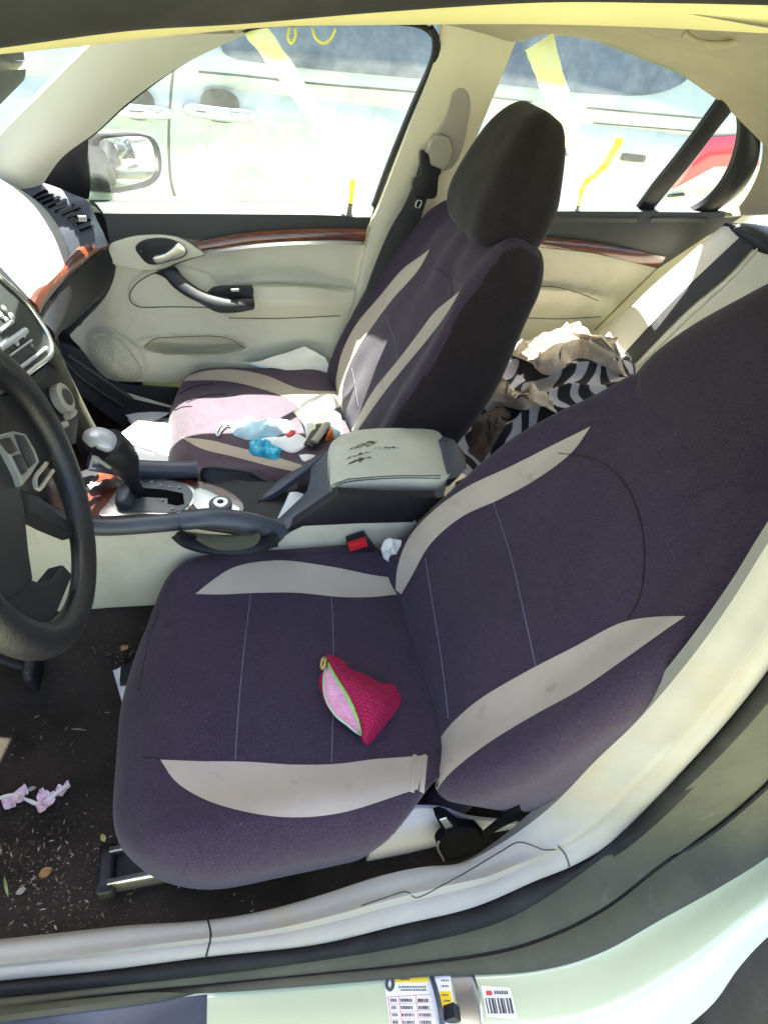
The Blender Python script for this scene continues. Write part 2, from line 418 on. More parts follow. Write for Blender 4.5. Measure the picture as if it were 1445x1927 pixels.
# far B pillar: upper and lower trim, D ring, belt
bpl = [(838, 20), (812, 130), (780, 215), (740, 320), (712, 392), (702, 412)]
bpr = [(990, 30), (935, 165), (900, 250), (868, 330), (850, 385), (846, 412)]
bp = ribbon('pillar_trim', YY(bpl[:1], .52)+[Yp(*bpl[1], .54), Yp(*bpl[2], .57), Yp(*bpl[3], .61), Yp(*bpl[4], .635), Yp(*bpl[5], .64)],
       [Yp(*bpr[0], .52), Yp(*bpr[1], .54), Yp(*bpr[2], .57), Yp(*bpr[3], .61), Yp(*bpr[4], .635), Yp(*bpr[5], .64)], m_cream, car, n=40, m=10, bulge=.016, thick=.012)
ribbon('pillar_trim', YY([(702, 412), (690, 455), (668, 560), (648, 650), (636, 700), (634, 730)], .645), YY([(848, 412), (835, 455), (800, 560), (760, 650), (740, 700), (736, 730)], .645), m_cream, car, n=40, m=10, bulge=.014, thick=.012)
ov = [(845, 200), (850, 178), (866, 165), (880, 170), (886, 190), (880, 240), (868, 290), (850, 318), (826, 322), (808, 308), (805, 285), (815, 260), (832, 235)]
dcov = panel('belt_cover', [Yp(a, b, lerp(.527, .573, (b-165)/155)) for a, b in ov], .012, m_greytrim, car, bevel=.004, seg=3, smoothn=40)
panel('belt_anchor', YY([(806, 282), (815, 262), (832, 255), (846, 262), (850, 282), (842, 312), (824, 322), (808, 310)], .540), .014, m_greytrim, dcov, bevel=.005, seg=3, smoothn=30)
tube('belt_slot', YY([(812, 262), (826, 256), (842, 262)], .545), .0035, m_headliner, dcov, n=12, m=6)
sb = ribbon('seat_belt', [Yp(797, 284, .54), Yp(783, 330, .545), Yp(764, 380, .55), Yp(735, 430, .56), Yp(705, 500, .575), Yp(680, 570, .58), Yp(655, 640, .58)],
       [Yp(806, 290, .54), Yp(818, 330, .545), Yp(800, 385, .55), Yp(786, 430, .56), Yp(755, 500, .575), Yp(725, 580, .58), Yp(700, 650, .58)], m_belt, car, n=40, m=6, bulge=.003, thick=.002)
panel('belt_tongue', YY([(792, 285), (799, 283), (808, 308), (832, 322), (826, 332), (820, 372), (800, 374), (780, 366), (778, 338), (790, 330)], .535), .012, m_black, sb, bevel=.002, smoothn=36)
panel('belt_buckle_plate', YY([(781, 370), (798, 374), (790, 399), (776, 396)], .53), .003, m_black, sb, bevel=.001)
tube('belt_slot', YY([(786, 377), (793, 379), (788, 391), (782, 389)], .527), .0012, m_silver, sb, n=20, m=6, closed=True)

# ---- passenger door (far front)
bb = [(168, 376), (300, 377), (450, 378), (640, 380), (706, 386)]
dl = [(212, 455), (214, 500), (190, 560), (135, 605), (118, 630), (150, 650), (168, 680), (205, 716)]
Y0 = .665
def ell(x, y, cx, cy, rx, ry): return math.sqrt(((x-cx)/rx)**2+((y-cy)/ry)**2)
def hdoor(x, y):
    h = 0.006*sm(400, 440, y)
    yt = 536+.00035*(x-520)**2 if x > 520 else 536+.0006*(x-520)**2
    fade = sm(395, 440, x)*(1-.55*sm(560, 660, x))
    h += .040*sm(yt-5, yt+4, y)*(1-.9*sm(565, 605, y))*fade                # arm rest
    h += .004*sm(yt-16, yt-6, y)*(1-sm(yt-6, yt-2, y))*fade
    h += .016*sm(600, 690, y)*(1-.6*sm(700, 735, y))                        # lower bulge
    e = ell(x, y, 366, 650, 98, 18); h -= .045*(1-sm(.72, 1.05, e))*(.35+.65*sm(632, 664, y))  # pocket recess
    h += .004*math.exp(-((e-1.12)/.09)**2)
    e = ell(x*.8+y*.6, -x*.6+y*.8, 221*.8+668*.6, -221*.6+668*.8, 62, 38); h += .010*(1-sm(.86, 1.06, e))
    e = ell(x, y, 330, 548, 88, 48); h += .005*(1-sm(.93, 1.03, e))
    h -= .02*sm(210, 150, x)
    return h
def relief(name, A, B, y0, hf, mat, parent, n=120, m=90, dx=0):
    A = spx(A, n); B = spx(B, n); V = []
    for i in range(n):
        for j in range(m):
            v = j/(m-1); x = lerp(A[i][0], B[i][0], v); y = lerp(A[i][1], B[i][1], v); V.append(Yp(x, y, y0-hf(x, y)))
    k = n*m; V += [Vector((p.x, y0+.03, p.z)) for p in V]
    F = grid_faces(n, m); F += [tuple(reversed([a+k for a in f])) for f in F]
    for i in range(n-1):
        F.append((i*m, i*m+k, (i+1)*m+k, (i+1)*m)); a = i*m+m-1; F.append((a, a+m, a+m+k, a+k))
    for j in range(m-1):
        F.append((j, j+1, j+1+k, j+k)); a = (n-1)*m+j; F.append((a, a+k, a+1+k, a+1))
    return mesh(name, V, F, mat, parent, True, 60)
# top edge to bottom edge, left boundary folded in
topE = [(212, 400), (300, 400), (450, 402), (640, 404), (698, 412)]
botE = [(208, 717), (260, 725), (330, 728), (500, 728), (636, 728)]
# the front edge of the door follows a curve, so shift the columns row by row
def doorgrid():
    n, m = 150, 110; V = []
    L = spx([(205, 400), (212, 455), (214, 500), (190, 560), (138, 604), (132, 630), (152, 655), (170, 684), (208, 717)], m)
    R = spx([(700, 400), (692, 440), (670, 545), (650, 640), (638, 700), (632, 728)], m)
    for i in range(n):
        for j in range(m):
            u = i/(n-1); x = lerp(L[j][0], R[j][0], u); y = lerp(L[j][1], R[j][1], u); V.append(Yp(x, y, Y0-hdoor(x, y)))
    k = n*m; V += [Vector((p.x, Y0+.03, p.z)) for p in V]
    F = grid_faces(n, m); F += [tuple(reversed([a+k for a in f])) for f in F]
    for i in range(n-1):
        F.append((i*m, i*m+k, (i+1)*m+k, (i+1)*m)); a = i*m+m-1; F.append((a, a+m, a+m+k, a+k))
    for j in range(m-1):
        F.append((j, j+1, j+1+k, j+k)); a = (n-1)*m+j; F.append((a, a+k, a+1+k, a+1))
    return mesh('door', V, F, m_cream, car, True, 60)
door = doorgrid(); lab(door, 'passenger front door with cream panel and walnut strip')
tdoor = bvh(door)
ribbon('belt_ledge', [Yp(168, 376, .705)]+[Yp(x, y, .705) for x, y in bb[1:]], [Yp(196, 402, .640)]+[Yp(x, y, .640) for x, y in [(300, 402), (450, 403), (640, 406), (697, 412)]], m_charcoal, door, n=50, m=8, bulge=.008, thick=.012)
c8 = lambda x, y: (100+x/3.6125, 340+y/3.6125)
panel('door_upper', YY([(196, 400), (700, 408), (690, 433), (550, 433), (450, 442), (400, 452), (365, 452), (330, 446), (285, 445), (250, 452), (207, 466), (203, 440)], .640), .02, m_charcoal, door, bevel=.004, seg=3)
ribbon('wood_trim', YY([(362, 455), (380, 453), (450, 440), (550, 432), (640, 430), (690, 431)], .634), YY([(386, 476), (395, 475), (470, 464), (550, 458), (640, 457), (685, 459)], .630), m_wood, door, n=50, m=8, bulge=.005, thick=.006)
ribbon('wood_trim_edge', YY([(386, 474), (470, 461), (550, 455), (640, 453), (685, 455)], .627), YY([(387, 478), (470, 467), (550, 461), (640, 460), (684, 461)], .630), m_silver, door, n=40, m=3, thick=.002)
pod = panel('handle_surround', YY([c8(*p) for p in [(385, 445), (470, 405), (560, 382), (660, 374), (760, 376), (860, 395), (930, 430), (985, 462), (1035, 500), (940, 530), (840, 560), (760, 600), (640, 610), (480, 590), (400, 560)]], .632), .03, m_cream, door, bevel=.004, seg=3, smoothn=60)
bz = panel('handle_bezel', YY([c8(*p) for p in [(560, 460), (600, 415), (700, 393), (800, 400), (880, 440), (915, 480), (890, 520), (800, 550), (690, 575), (640, 565), (590, 515)]], .628), .02, m_black, door, bevel=.003, smoothn=50)
panel('handle_cup', YY([c8(*p) for p in [(615, 470), (640, 425), (740, 415), (810, 425), (820, 460), (740, 500), (680, 530), (640, 510)]], .6265), .003, m_black, bz.parent, bevel=.001, smoothn=40)
panel('door_handle', YY([c8(*p) for p in [(678, 530), (760, 500), (815, 462), (850, 432), (885, 448), (908, 480), (885, 515), (800, 545), (705, 566)]], .616), .012, m_silver, door, bevel=.004, seg=3, smoothn=50)
tube('lock_button', [Yp(*c8(600, 480), .626), Yp(*c8(600, 480), .622)], .003, m_rubgrey, door, n=4, m=10)
# pull handle
ribbon('pull_handle', [Yp(*c8(722, 614), .645), Yp(*c8(800, 588), .625), Yp(*c8(850, 650), .605), Yp(*c8(940, 722), .59), Yp(*c8(1040, 770), .585), Yp(*c8(1150, 795), .585), Yp(*c8(1362, 790), .60)],
       [Yp(*c8(722, 626), .645), Yp(*c8(790, 680), .625), Yp(*c8(880, 760), .605), Yp(*c8(1000, 830), .59), Yp(*c8(1110, 893), .585), Yp(*c8(1230, 899), .585), Yp(*c8(1352, 880), .60)], m_black, door, n=50, m=10, bulge=.018, thick=.012)
sp_ = panel('switch_panel', YY([c8(*p) for p in [(1050, 768), (1090, 735), (1160, 724), (1355, 722), (1364, 745), (1362, 800), (1150, 802)]], .597), .012, m_black, door, bevel=.003)
panel('window_switch', YY([c8(*p) for p in [(1190, 738), (1296, 735), (1300, 758), (1180, 760)]], .591), .008, m_black, door, bevel=.002)
panel('switch_key', YY([c8(*p) for p in [(1210, 740), (1262, 736), (1266, 752), (1214, 755)]], .585), .006, m_silver, door, bevel=.001)
# panel seams
def dseam(pts, closed=False, n=50, r=.0012, mt=None): return seam('seam', pts, tdoor, mt or m_rubgrey, door, r, n, .0002, closed)
dseam([c8(*p) for p in [(735, 612), (640, 650), (560, 710), (522, 780), (535, 830), (590, 857), (800, 857), (1080, 862)]], r=.0014)
dseam([c8(*p) for p in [(1030, 505), (930, 533), (830, 570), (735, 612)]], r=.0012)
dseam([(430, 598), (520, 599), (640, 594)], r=.0014)
dseam([(415, 541), (450, 535), (520, 533), (590, 540), (655, 549)], r=.001, mt=m_greytrim)
dseam([(272, 652), (290, 638), (330, 634), (430, 636), (462, 656)], r=.0012)
dseam([(268, 640), (262, 665), (262, 690)], r=.0008) if False else None
# speaker grille
spk = [(168, 640), (180, 620), (205, 622), (245, 660), (268, 700), (255, 716), (225, 708), (190, 690), (172, 665)]
P = [hit(tdoor, x, y, .004)[0] for x, y in spx(spk, 40, True)]
c = sum(P, Vector())/len(P)
def grille_mat():
    m, nt, b = new_mat('speaker_mesh'); v = coords(nt); b.inputs['Roughness'].default_value = .7
    vo = nt.nodes.new('ShaderNodeTexVoronoi'); vo.inputs['Scale'].default_value = 260; nt.links.new(v, vo.inputs['Vector'])
    c = ramp(nt, vo.outputs['Distance'], [(.25, (.34, .32, .24)), (.6, (.47, .45, .33))]); nt.links.new(c, b.inputs['Base Color']); return m
V = []; rings = 12
for kk in range(rings+1):
    for p in P: V.append(p.lerp(c, 1-kk/rings)+Vector((0, -.022*(1-(kk/rings)**2), 0)))
F = [tuple(kk*40+a for a in (j, (j+1) % 40, 40+(j+1) % 40, 40+j)) for kk in range(rings) for j in range(40)]
mesh('speaker_grille', V, F, grille_mat(), door)
# window glass, frame seal, sail panel
WN = Vector((0, .38, .17)).normalized(); WP = (0, .70, .93)
def WW(pts, off=0): return [at(a, b, Vector(WP)-WN*off, WN) for a, b in pts]
winO = [(150, 382), (705, 390), (740, 310), (790, 190), (822, 110), (815, 70), (790, 52), (700, 44), (560, 48), (462, 58), (340, 122), (232, 200), (178, 248), (110, 298)]
gl = panel('window_glass', WW(winO), .004, m_glass, door, bevel=0)
def stroke(name, pts, wd, parent, off=.004, n=60, jit=.12, seed=1, mat=None):
    rnd = random.Random(seed); C = WW(spx(pts, n), off); V = []; m = 9
    for i in range(n):
        t = (C[min(i+1, n-1)]-C[max(i-1, 0)]).normalized(); s = t.cross(WN).normalized(); w_ = wd(i/(n-1))
        a = w_*(1+jit*(noise.noise(Vector((i*.22, seed, 0))))); b = w_*(1+jit*(noise.noise(Vector((i*.22, seed+5, 3)))))
        for j in range(m):
            v = -1+2*j/(m-1); V.append(C[i]+s*(v*(a if v < 0 else b))-WN*.0008*(1-v*v))
    k = len(V); V += [p+WN*.0008 for p in V]
    F = grid_faces(n, m); F += [tuple(a+k for a in f) for f in F]
    return mesh(name, V, F, mat or m_marker, parent)
lab(stroke('paint_mark', [(478, 52), (520, 110), (575, 190), (630, 270), (662, 335)], lambda t: lerp(.022, .014, t), gl, mat=m_palemark), 'broad yellow paint stroke on the front passenger window')
stroke('paint_mark', [(722, 228), (700, 270), (680, 310), (664, 345), (660, 388)], lambda t: lerp(.014, .005, sm(.2, .8, t)), gl, seed=4, mat=m_palemark)
stroke('paint_mark', [(664, 338), (662, 360), (660, 388)], lambda t: lerp(.0065, .004, t), gl, seed=5, off=.006)
stroke('paint_mark', [(545, 52), (542, 72), (548, 82), (556, 70), (556, 54)], lambda t: .0022, gl, seed=7)
stroke('paint_mark', [(588, 52), (594, 72), (608, 82), (622, 74), (632, 54)], lambda t: .0022, gl, seed=8)
ribbon('window_seal', WW([(815, 52), (828, 75), (826, 115), (790, 200), (742, 318), (708, 408)], .012), WW([(806, 56), (814, 80), (812, 112), (777, 195), (729, 312), (694, 408)], .012), m_black, door, n=40, m=5, bulge=.004, thick=.012)
ribbon('window_seal', WW([(98, 318), (113, 294), (178, 243), (232, 195), (340, 117), (470, 52), (560, 44), (700, 40), (800, 50), (818, 66)], .008), WW([(106, 322), (120, 301), (184, 250), (238, 201), (346, 122), (474, 58), (562, 50), (700, 46), (795, 56), (812, 72)], .008), m_black, door, n=60, m=4, bulge=.002, thick=.012)
panel('sail_panel', WW([(78, 346), (110, 300), (140, 272), (168, 252), (166, 300), (172, 350), (168, 376), (150, 376), (118, 362)], .02), .02, m_black, door, bevel=.004)
# wing mirror
mh = [(166, 262), (180, 252), (215, 250), (262, 248), (285, 254), (298, 272), (305, 305), (302, 330), (285, 348), (240, 360), (200, 364), (178, 358), (168, 330)]
P = [Yp(x, y, .80) for x, y in spx(mh, 40, True)]; c = sum(P, Vector())/len(P)
V = []; cx = Vector((-.09, .05, .0))
for kk, (s, o) in enumerate([(.93, -.006), (1, 0), (1.01, .02), (.95, .045), (.75, .075), (.4, .09), (0.02, .095)]):
    for p in P: V.append(c+(p-c)*s+Vector((-1, .35, 0))*o*1.0)
F = [tuple(kk*40+a for a in (j, (j+1) % 40, 40+(j+1) % 40, 40+j)) for kk in range(6) for j in range(40)]
housing = mesh('wing_mirror', V, F, m_charcoal, door)
mirm, nt_, b_ = new_mat('mirror_glass'); b_.inputs['Metallic'].default_value = 1; b_.inputs['Base Color'].default_value = (.75, .78, .76, 1); b_.inputs['Roughness'].default_value = .03
panel('mirror_glass', [Yp(x, y, .797) for x, y in [(190, 266), (215, 259), (268, 257), (282, 264), (291, 290), (293, 318), (284, 334), (240, 350), (208, 352), (194, 340), (188, 300)]], .003, mirm, door, bevel=.001, smoothn=40)
tube('mirror_arm', [Yp(178, 300, .71), Yp(195, 335, .80)], .03, m_black, door, n=6, m=10)

# ---- rear passenger door
def hrear(x, y):
    h = .004
    yt = 536+.0009*(x-1000)**2 if x > 1000 else 536
    h += .035*sm(yt-3, yt+8, y)*(1-.85*sm(560, 600, y))*(1-sm(1110, 1160, x))
    h += .01*sm(600, 630, y)
    return h
rdoor = relief('door', [(850, 400), (1000, 400), (1200, 400), (1420, 402)], [(850, 700), (950, 700), (1060, 690), (1120, 640)], .655, hrear, m_cream, car, n=80, m=60)
lab(rdoor, 'rear passenger door with cream panel and walnut strip')
panel('door_upper', YY([(850, 396), (1200, 398), (1408, 400), (1370, 425), (1330, 445), (1238, 506), (1120, 478), (1015, 466), (850, 462)], .636), .02, m_charcoal, rdoor, bevel=.003)
ribbon('wood_trim', YY([(940, 440), (1026, 446), (1131, 458), (1252, 484)], .630), YY([(940, 456), (1023, 465), (1121, 478), (1234, 504)], .626), m_wood, rdoor, n=40, m=8, bulge=.004, thick=.006)
for a, b in ((1040, 1204), (1226, 1334)):
    ribbon('belt_ledge', YY([(a, 386), ((a+b)/2, 386), (b, 387)], .690), YY([(a, 411), ((a+b)/2, 411), (b-4, 412)], .632), m_charcoal, rdoor, n=16, m=8, bulge=.010, thick=.012)
trd = bvh(rdoor)
for q in ([(985, 598), (1060, 600), (1130, 596)], [(990, 541), (1040, 540), (1090, 552), (1125, 566)], [(1118, 622), (1180, 560), (1236, 505)]):
    seam('seam', q, trd, m_rubgrey, rdoor, .0014, 30, .0002)
rw = [(836, 396), (1245, 394), (1378, 200), (1366, 176), (1250, 124), (1150, 84), (1060, 68), (1008, 70), (952, 95), (900, 220)]
rgl = panel('window_glass', WW(rw), .004, m_glass, rdoor, bevel=0)
lab(stroke('paint_mark', [(1014, 78), (1030, 130), (1060, 210), (1088, 300), (1096, 350)], lambda t: lerp(.030, .016, t), rgl, seed=11, mat=m_palemark), 'broad yellow paint stroke on the rear passenger window')
stroke('paint_mark', [(1168, 258), (1150, 292), (1128, 322), (1100, 345), (1088, 386)], lambda t: lerp(.010, .010, t) if t < .55 else lerp(.012, .003, sm(.55, 1, t)), rgl, seed=12, jit=.5)
ribbon('window_divider', WW([(1366, 172), (1330, 222), (1280, 290), (1230, 352), (1198, 396)], .012), WW([(1392, 190), (1352, 240), (1300, 308), (1250, 368), (1224, 400)], .012), m_black, rdoor, n=24, m=6, bulge=.004, thick=.015)
ribbon('window_frame', WW([(1380, 182), (1398, 186), (1418, 215), (1430, 262), (1422, 315), (1395, 360), (1350, 396), (1320, 420)], .012), WW([(1378, 200), (1386, 205), (1392, 240), (1384, 290), (1366, 335), (1342, 368), (1322, 386), (1300, 398)], .02), m_black, rdoor, n=40, m=8, bulge=.008, thick=.015)
# quarter pillar trim behind the rear window
ribbon('pillar_trim', [Yp(1385, 170, .54), Yp(1415, 200, .55), Yp(1434, 262, .57), Yp(1424, 330, .60), Yp(1392, 386, .62), Yp(1362, 408, .63)],
       [Yp(1445, 110, .47), Yp(1520, 170, .47), Yp(1560, 240, .47), Yp(1560, 320, .49), Yp(1540, 380, .50), Yp(1520, 400, .50)], m_headliner, car, n=30, m=10, bulge=.01, thick=.01)

# ---- rear bench
a_ = Vector((.828, 0, .655)); b_2 = Vector((1.10, 0, .993)); U = (b_2-a_).normalized(); N = Vector((-U.z, 0, U.x))
def mk_mtx(U, N): return Matrix(((-N.x, 0, U.x), (-N.y, 1, U.y), (-N.z, 0, U.z)))
ctr = a_+U*.14+Vector((0, 0, 0))-N*.07
def drear(o, p):
    z = o.z; f = -o.x
    if o.x < 0: o.x -= .012*math.cos(o.y*11)**2
    return o
bench = rbox('rear_seat', ctr, (.07, .60, .31), (.05, .06, .05), m_creamleather, car, res=(8, 60, 20), deform=drear, mtx=mk_mtx(U, N))
lab(bench, 'cream leather rear bench')
rbox('seat_cushion', (.72, 0, .46), (.27, .60, .09), (.08, .08, .06), m_creamleather, bench, res=(16, 40, 8))
tb = bvh(bench)
decal('seat_belt', [(1170, 672), (1267, 567), (1339, 498), (1398, 443), (1440, 405)], [(1193, 686), (1291, 586), (1374, 515), (1445, 434), (1470, 408)], tb, m_belt, bench, n=30, m=5, off=.005)
seam('piping', [(1200, 690), (1300, 594), (1380, 520), (1450, 440)], tb, m_creamleather, bench, .004, 30)
rbox('parcel_shelf', (1.28, 0, .975), (.2, .58, .02), (.02, .02, .015), m_black, car, res=(4, 12, 3))

# ---- carpet, tunnel
V = []; n, m = 60, 40
for i in range(n):
    for j in range(m):
        x = lerp(-1.05, 1.0, i/(n-1)); y = lerp(-.665, .67, j/(m-1))
        z = .275+.02*noise.noise(Vector((x*5, y*5, 1)))
        z += .13*sm(.22, .13, abs(y)); z += .12*sm(-.62, -.95, x)
        V.append((x, y, z))
floor = mesh('carpet', V, grid_faces(n, m), m_carpet, car)
# ------------------------------------------------------------------ front seats
def front_seat(yc, theta, label, x0=0.0, hr=(.66, .0), H=.315, cy=0, cl=.295, ib=0, taper=.26, hy=0, hs=(.07, .135, .15), cw=.268):
    th = math.radians(theta); U = Vector((math.sin(th), 0, math.cos(th))); Nf = Vector((-math.cos(th), 0, math.sin(th)))
    mt = Matrix(((-Nf.x, 0, U.x), (0, 1, 0), (-Nf.z, 0, U.z)))
    J = Vector((x0, yc, .47))
    def dback(o, p):
        z = o.z; w_ = o.y/.265; t = (z+H)/(2*H)
        o.y *= 1-taper*sm(.45, 1.0, t)-.05*(1-sm(0, .25, t))
        if o.x < 0:
            o.x -= (.034*sm(.08, .25, -o.y)*(1-sm(.08, .35, t)) if cw > .27 else 0)
            o.x -= .045*sm(.60, .98, abs(w_))*(1-.6*sm(.6, .95, t))+.012*math.sin(math.pi*t)
            o.x -= .0025*noise.noise(Vector((o.y*9, z*5, yc*7)))*2+.002*noise.noise(Vector((o.y*12, z*24, yc*3)))
        else: o.x -= .02*sm(.5, 1, t)
        o.x += .004*noise.noise(Vector((o.y*14, z*9, yc)))
        an = math.atan2(o.y, H+.05-z); rd = math.hypot(o.y, H+.05-z)
        if o.x < 0: o.x += .0035*math.sin(an*11+2*noise.noise(Vector((rd*8, an, yc))))*sm(.08, .14, rd)*(1-sm(.22, .36, rd))
        return o
    back = rbox('front_seat', J+U*(H-.03)-Nf*.085, (.085, .265, H), (.06, .09, .09), m_seat, car, res=(14, 44, 50), deform=dback, mtx=mt)
    lab(back, label)
    def dcush(o, p):
        w_ = abs(o.y)/.265
        if o.z > -.02:
            o.z += (.034+(ib if o.y > 0 else 0))*sm(.60, .90, w_)-.010*(1-w_*w_)+.010*sm(-.1, -.25, o.x)
            o.z -= .030*sm(-.20, -.30, o.x)
            o.z += .0035*noise.noise(Vector((o.x*9, o.y*8, yc*3)))+.0022*noise.noise(Vector((o.x*26, o.y*11, yc*5)))-.004*math.exp(-((o.x-.02-.1*o.y)/.012)**2)*(1-sm(.1, .2, abs(o.y)))
        if o.x < 0 and cw > .27: o.x *= 1-.15*sm(.0, .27, o.y)
        if o.y < 0 and cw > .27:
            k_ = sm(.03, .14, o.x-.3*(o.z+.078)); o.y = max(o.y, -lerp(cw+.02, lerp(.13, .218, min(1, (o.z+.078)/.15)), k_))
        if o.z <= -.02: o.y *= 1-.04*sm(-.02, -.08, o.z); o.x += .015*sm(-.02, -.08, o.z)*(1 if o.x < 0 else 0)
        return o
    cush = rbox('seat_cushion', (x0+.08-cl, yc+cy, .425), (cl, cw, .078), (.17, .15, .062), m_seat, back, res=(80, 50, 22), deform=dcush, soft=8)
    def dhead(o, p):
        t = (o.z+.13)/.26
        o.y *= 1.04-.36*sm(.25, 1.05, t); o.x *= 1.05-.30*sm(.35, 1.05, t)+.1*math.sin(math.pi*t)
        o.x -= .025*sm(.3, 1, t)-.006
        o.x += .003*noise.noise(Vector((o.y*20, o.z*16, yc)))
        return o
    head = rbox('headrest', J+U*hr[0]-Nf*(.075+hr[1])+Vector((0, hy, 0)), hs, (.055, .075, .085), m_seat, back, res=(14, 26, 26), deform=dhead, mtx=mt)
    return back, cush, head
dback_, dcush_, dhead_ = front_seat(-.375, 36, "driver's seat nearest the open door, dark purple cover with grey blades", H=.34, cy=.012, cl=.287, ib=.018, taper=.20, hr=(.705, .0), hy=.045, cw=.282, hs=(.09, .165, .17))
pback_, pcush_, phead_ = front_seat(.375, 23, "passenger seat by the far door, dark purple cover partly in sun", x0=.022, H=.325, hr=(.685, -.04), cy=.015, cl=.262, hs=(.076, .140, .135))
phead_.data.materials.clear(); phead_.data.materials.append(m_seatdark); dhead_.data.materials.clear(); dhead_.data.materials.append(fabric('shaded_seat_fabric', (.026, .018, .025), (.036, .026, .036)))  # both headrests darker than the covers; shade put into their fabric colour
pcush_.data.materials.clear(); pcush_.data.materials.append(fabric('sunlit_seat_fabric', (.058, .042, .054), (.086, .062, .080)))  # lighter copy of the seat fabric; sunlight on this cushion put into colour
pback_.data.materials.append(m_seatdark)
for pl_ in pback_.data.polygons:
    if pl_.normal.y < -.62 or pl_.normal.x > .45: pl_.material_index = 1  # inboard side and rear faces take the shade-toned fabric
td = bvh(dback_, dcush_); tp = bvh(pback_, pcush_)
# sewn accent blades on the driver's seat
decal('accent_panel', [(368, 1118), (395, 1096), (440, 1068), (520, 1055), (620, 1066), (700, 1082), (742, 1088)], [(368, 1118), (420, 1119), (480, 1116), (560, 1116), (640, 1124), (700, 1124), (755, 1118)], bvh(dcush_), m_stripe, dcush_)
decal('accent_panel', [(303, 1430), (370, 1433), (460, 1434), (560, 1440), (640, 1438), (700, 1430), (782, 1424), (800, 1422)], [(303, 1430), (330, 1470), (380, 1503), (450, 1526), (540, 1538), (640, 1530), (770, 1490), (786, 1486)], bvh(dcush_), m_stripe, dcush_)
tdb = bvh(dback_); tpb = bvh(pback_); tdc = bvh(dcush_)

for fx in (781, 800):
    tube('cover_fold', [hit(tdc, fx-.1*(yy-1422), yy, -.001)[0] for yy in (1423, 1445, 1470, 1491)], .0045, m_stripe, dback_, n=14, m=8)
decal('accent_panel', [(1111, 803), (1040, 838), (960, 878), (880, 916), (820, 958), (770, 1012), (748, 1070), (745, 1110)], [(1111, 803), (1078, 850), (1010, 902), (940, 940), (870, 972), (810, 1024), (775, 1085), (756, 1118)], tdb, m_stripe, dback_)
decal('accent_panel', [(1290, 1160), (1230, 1162), (1170, 1172), (1080, 1218), (980, 1270), (890, 1326), (830, 1388), (812, 1440), (800, 1495)], [(1290, 1160), (1240, 1195), (1170, 1245), (1090, 1300), (1010, 1344), (930, 1392), (870, 1436), (838, 1466), (815, 1500)], tdb, m_stripe, dback_)
def stitch(pts, tree, par, r=.0007, n=50, mt=None): seam('stitching', pts, tree, mt or m_thread, par, r, n, .0006)
tdc = bvh(dcush_)
stitch([(472, 1120), (462, 1200), (452, 1300), (446, 1380), (443, 1430)], tdc, dcush_)
stitch([(624, 1124), (627, 1200), (627, 1320), (624, 1435)], tdc, dcush_)
stitch([(928, 945), (962, 1050), (985, 1150), (1008, 1254)], tdb, dback_)
stitch([(800, 1050), (815, 1140), (832, 1250), (844, 1352)], tdb, dback_)
stitch([(1050, 853), (1120, 865), (1170, 905), (1200, 965), (1212, 1040), (1204, 1120), (1180, 1168)], tdb, dback_, mt=m_seatdark, r=.0011)
stitch([(270, 1425), (300, 1428)], tdc, dcush_, mt=m_black)
stitch([(1292, 1160), (1350, 1159)], tdb, dback_, mt=m_black)
c7 = lambda x, y: (580+x/4.516, 560+y/4.516)
decal('accent_panel', [(808, 470), (790, 484), (760, 505), (713, 560), (669, 613), (644, 664), (636, 697), (633, 722), (642, 775)], [(808, 472), (790, 505), (765, 535), (742, 560), (704, 611), (675, 655), (653, 702), (645, 735), (646, 775)], tpb, m_stripe, pback_)
decal('accent_panel', [(866, 548), (849, 562), (819, 587), (790, 625), (748, 680), (702, 737), (662, 810)], [(866, 548), (859, 561), (835, 600), (801, 644), (757, 697), (717, 748), (673, 812)], tpb, m_stripe, pback_)
tpc = bvh(pcush_)
decal('accent_panel', [(345, 712), (380, 700), (436, 696), (500, 707), (567, 733), (638, 737)], [(345, 718), (380, 716), (436, 719), (500, 735), (567, 757), (642, 762)], tpc, m_stripe, pcush_)
decal('accent_panel', [(340, 823), (400, 830), (450, 843), (510, 858), (580, 880)], [(340, 823), (380, 845), (440, 860), (500, 876), (570, 892)], tpc, m_stripe, pcush_)
stitch([c7(640, 130), c7(700, 260), c7(750, 420), c7(765, 540)], tpb, pback_)
stitch([c7(370, 600), c7(400, 760), c7(425, 930)], tpb, pback_)
for q_ in ([(338, 742), (365, 728), (402, 722)], [(352, 758), (385, 745), (425, 742)], [(330, 772), (345, 766), (362, 765)]): seam('pucker', q_, tpc, m_seat, pcush_, .0022, 20, .0)
for q_ in ([(300, 1150), (278, 1215), (262, 1300)], [(312, 1180), (330, 1172), (352, 1166)]): seam('pucker', q_, tdc, m_seat, dcush_, .002, 20, .0)
stitch([(820, 505), (845, 520), (850, 550), (846, 575)], tpb, pback_, mt=m_black)
rbox('cover_flap', Yp(838, 1508, -.57), (.05, .02, .035), (.03, .015, .025), m_seat, dback_, res=(8, 6, 8))
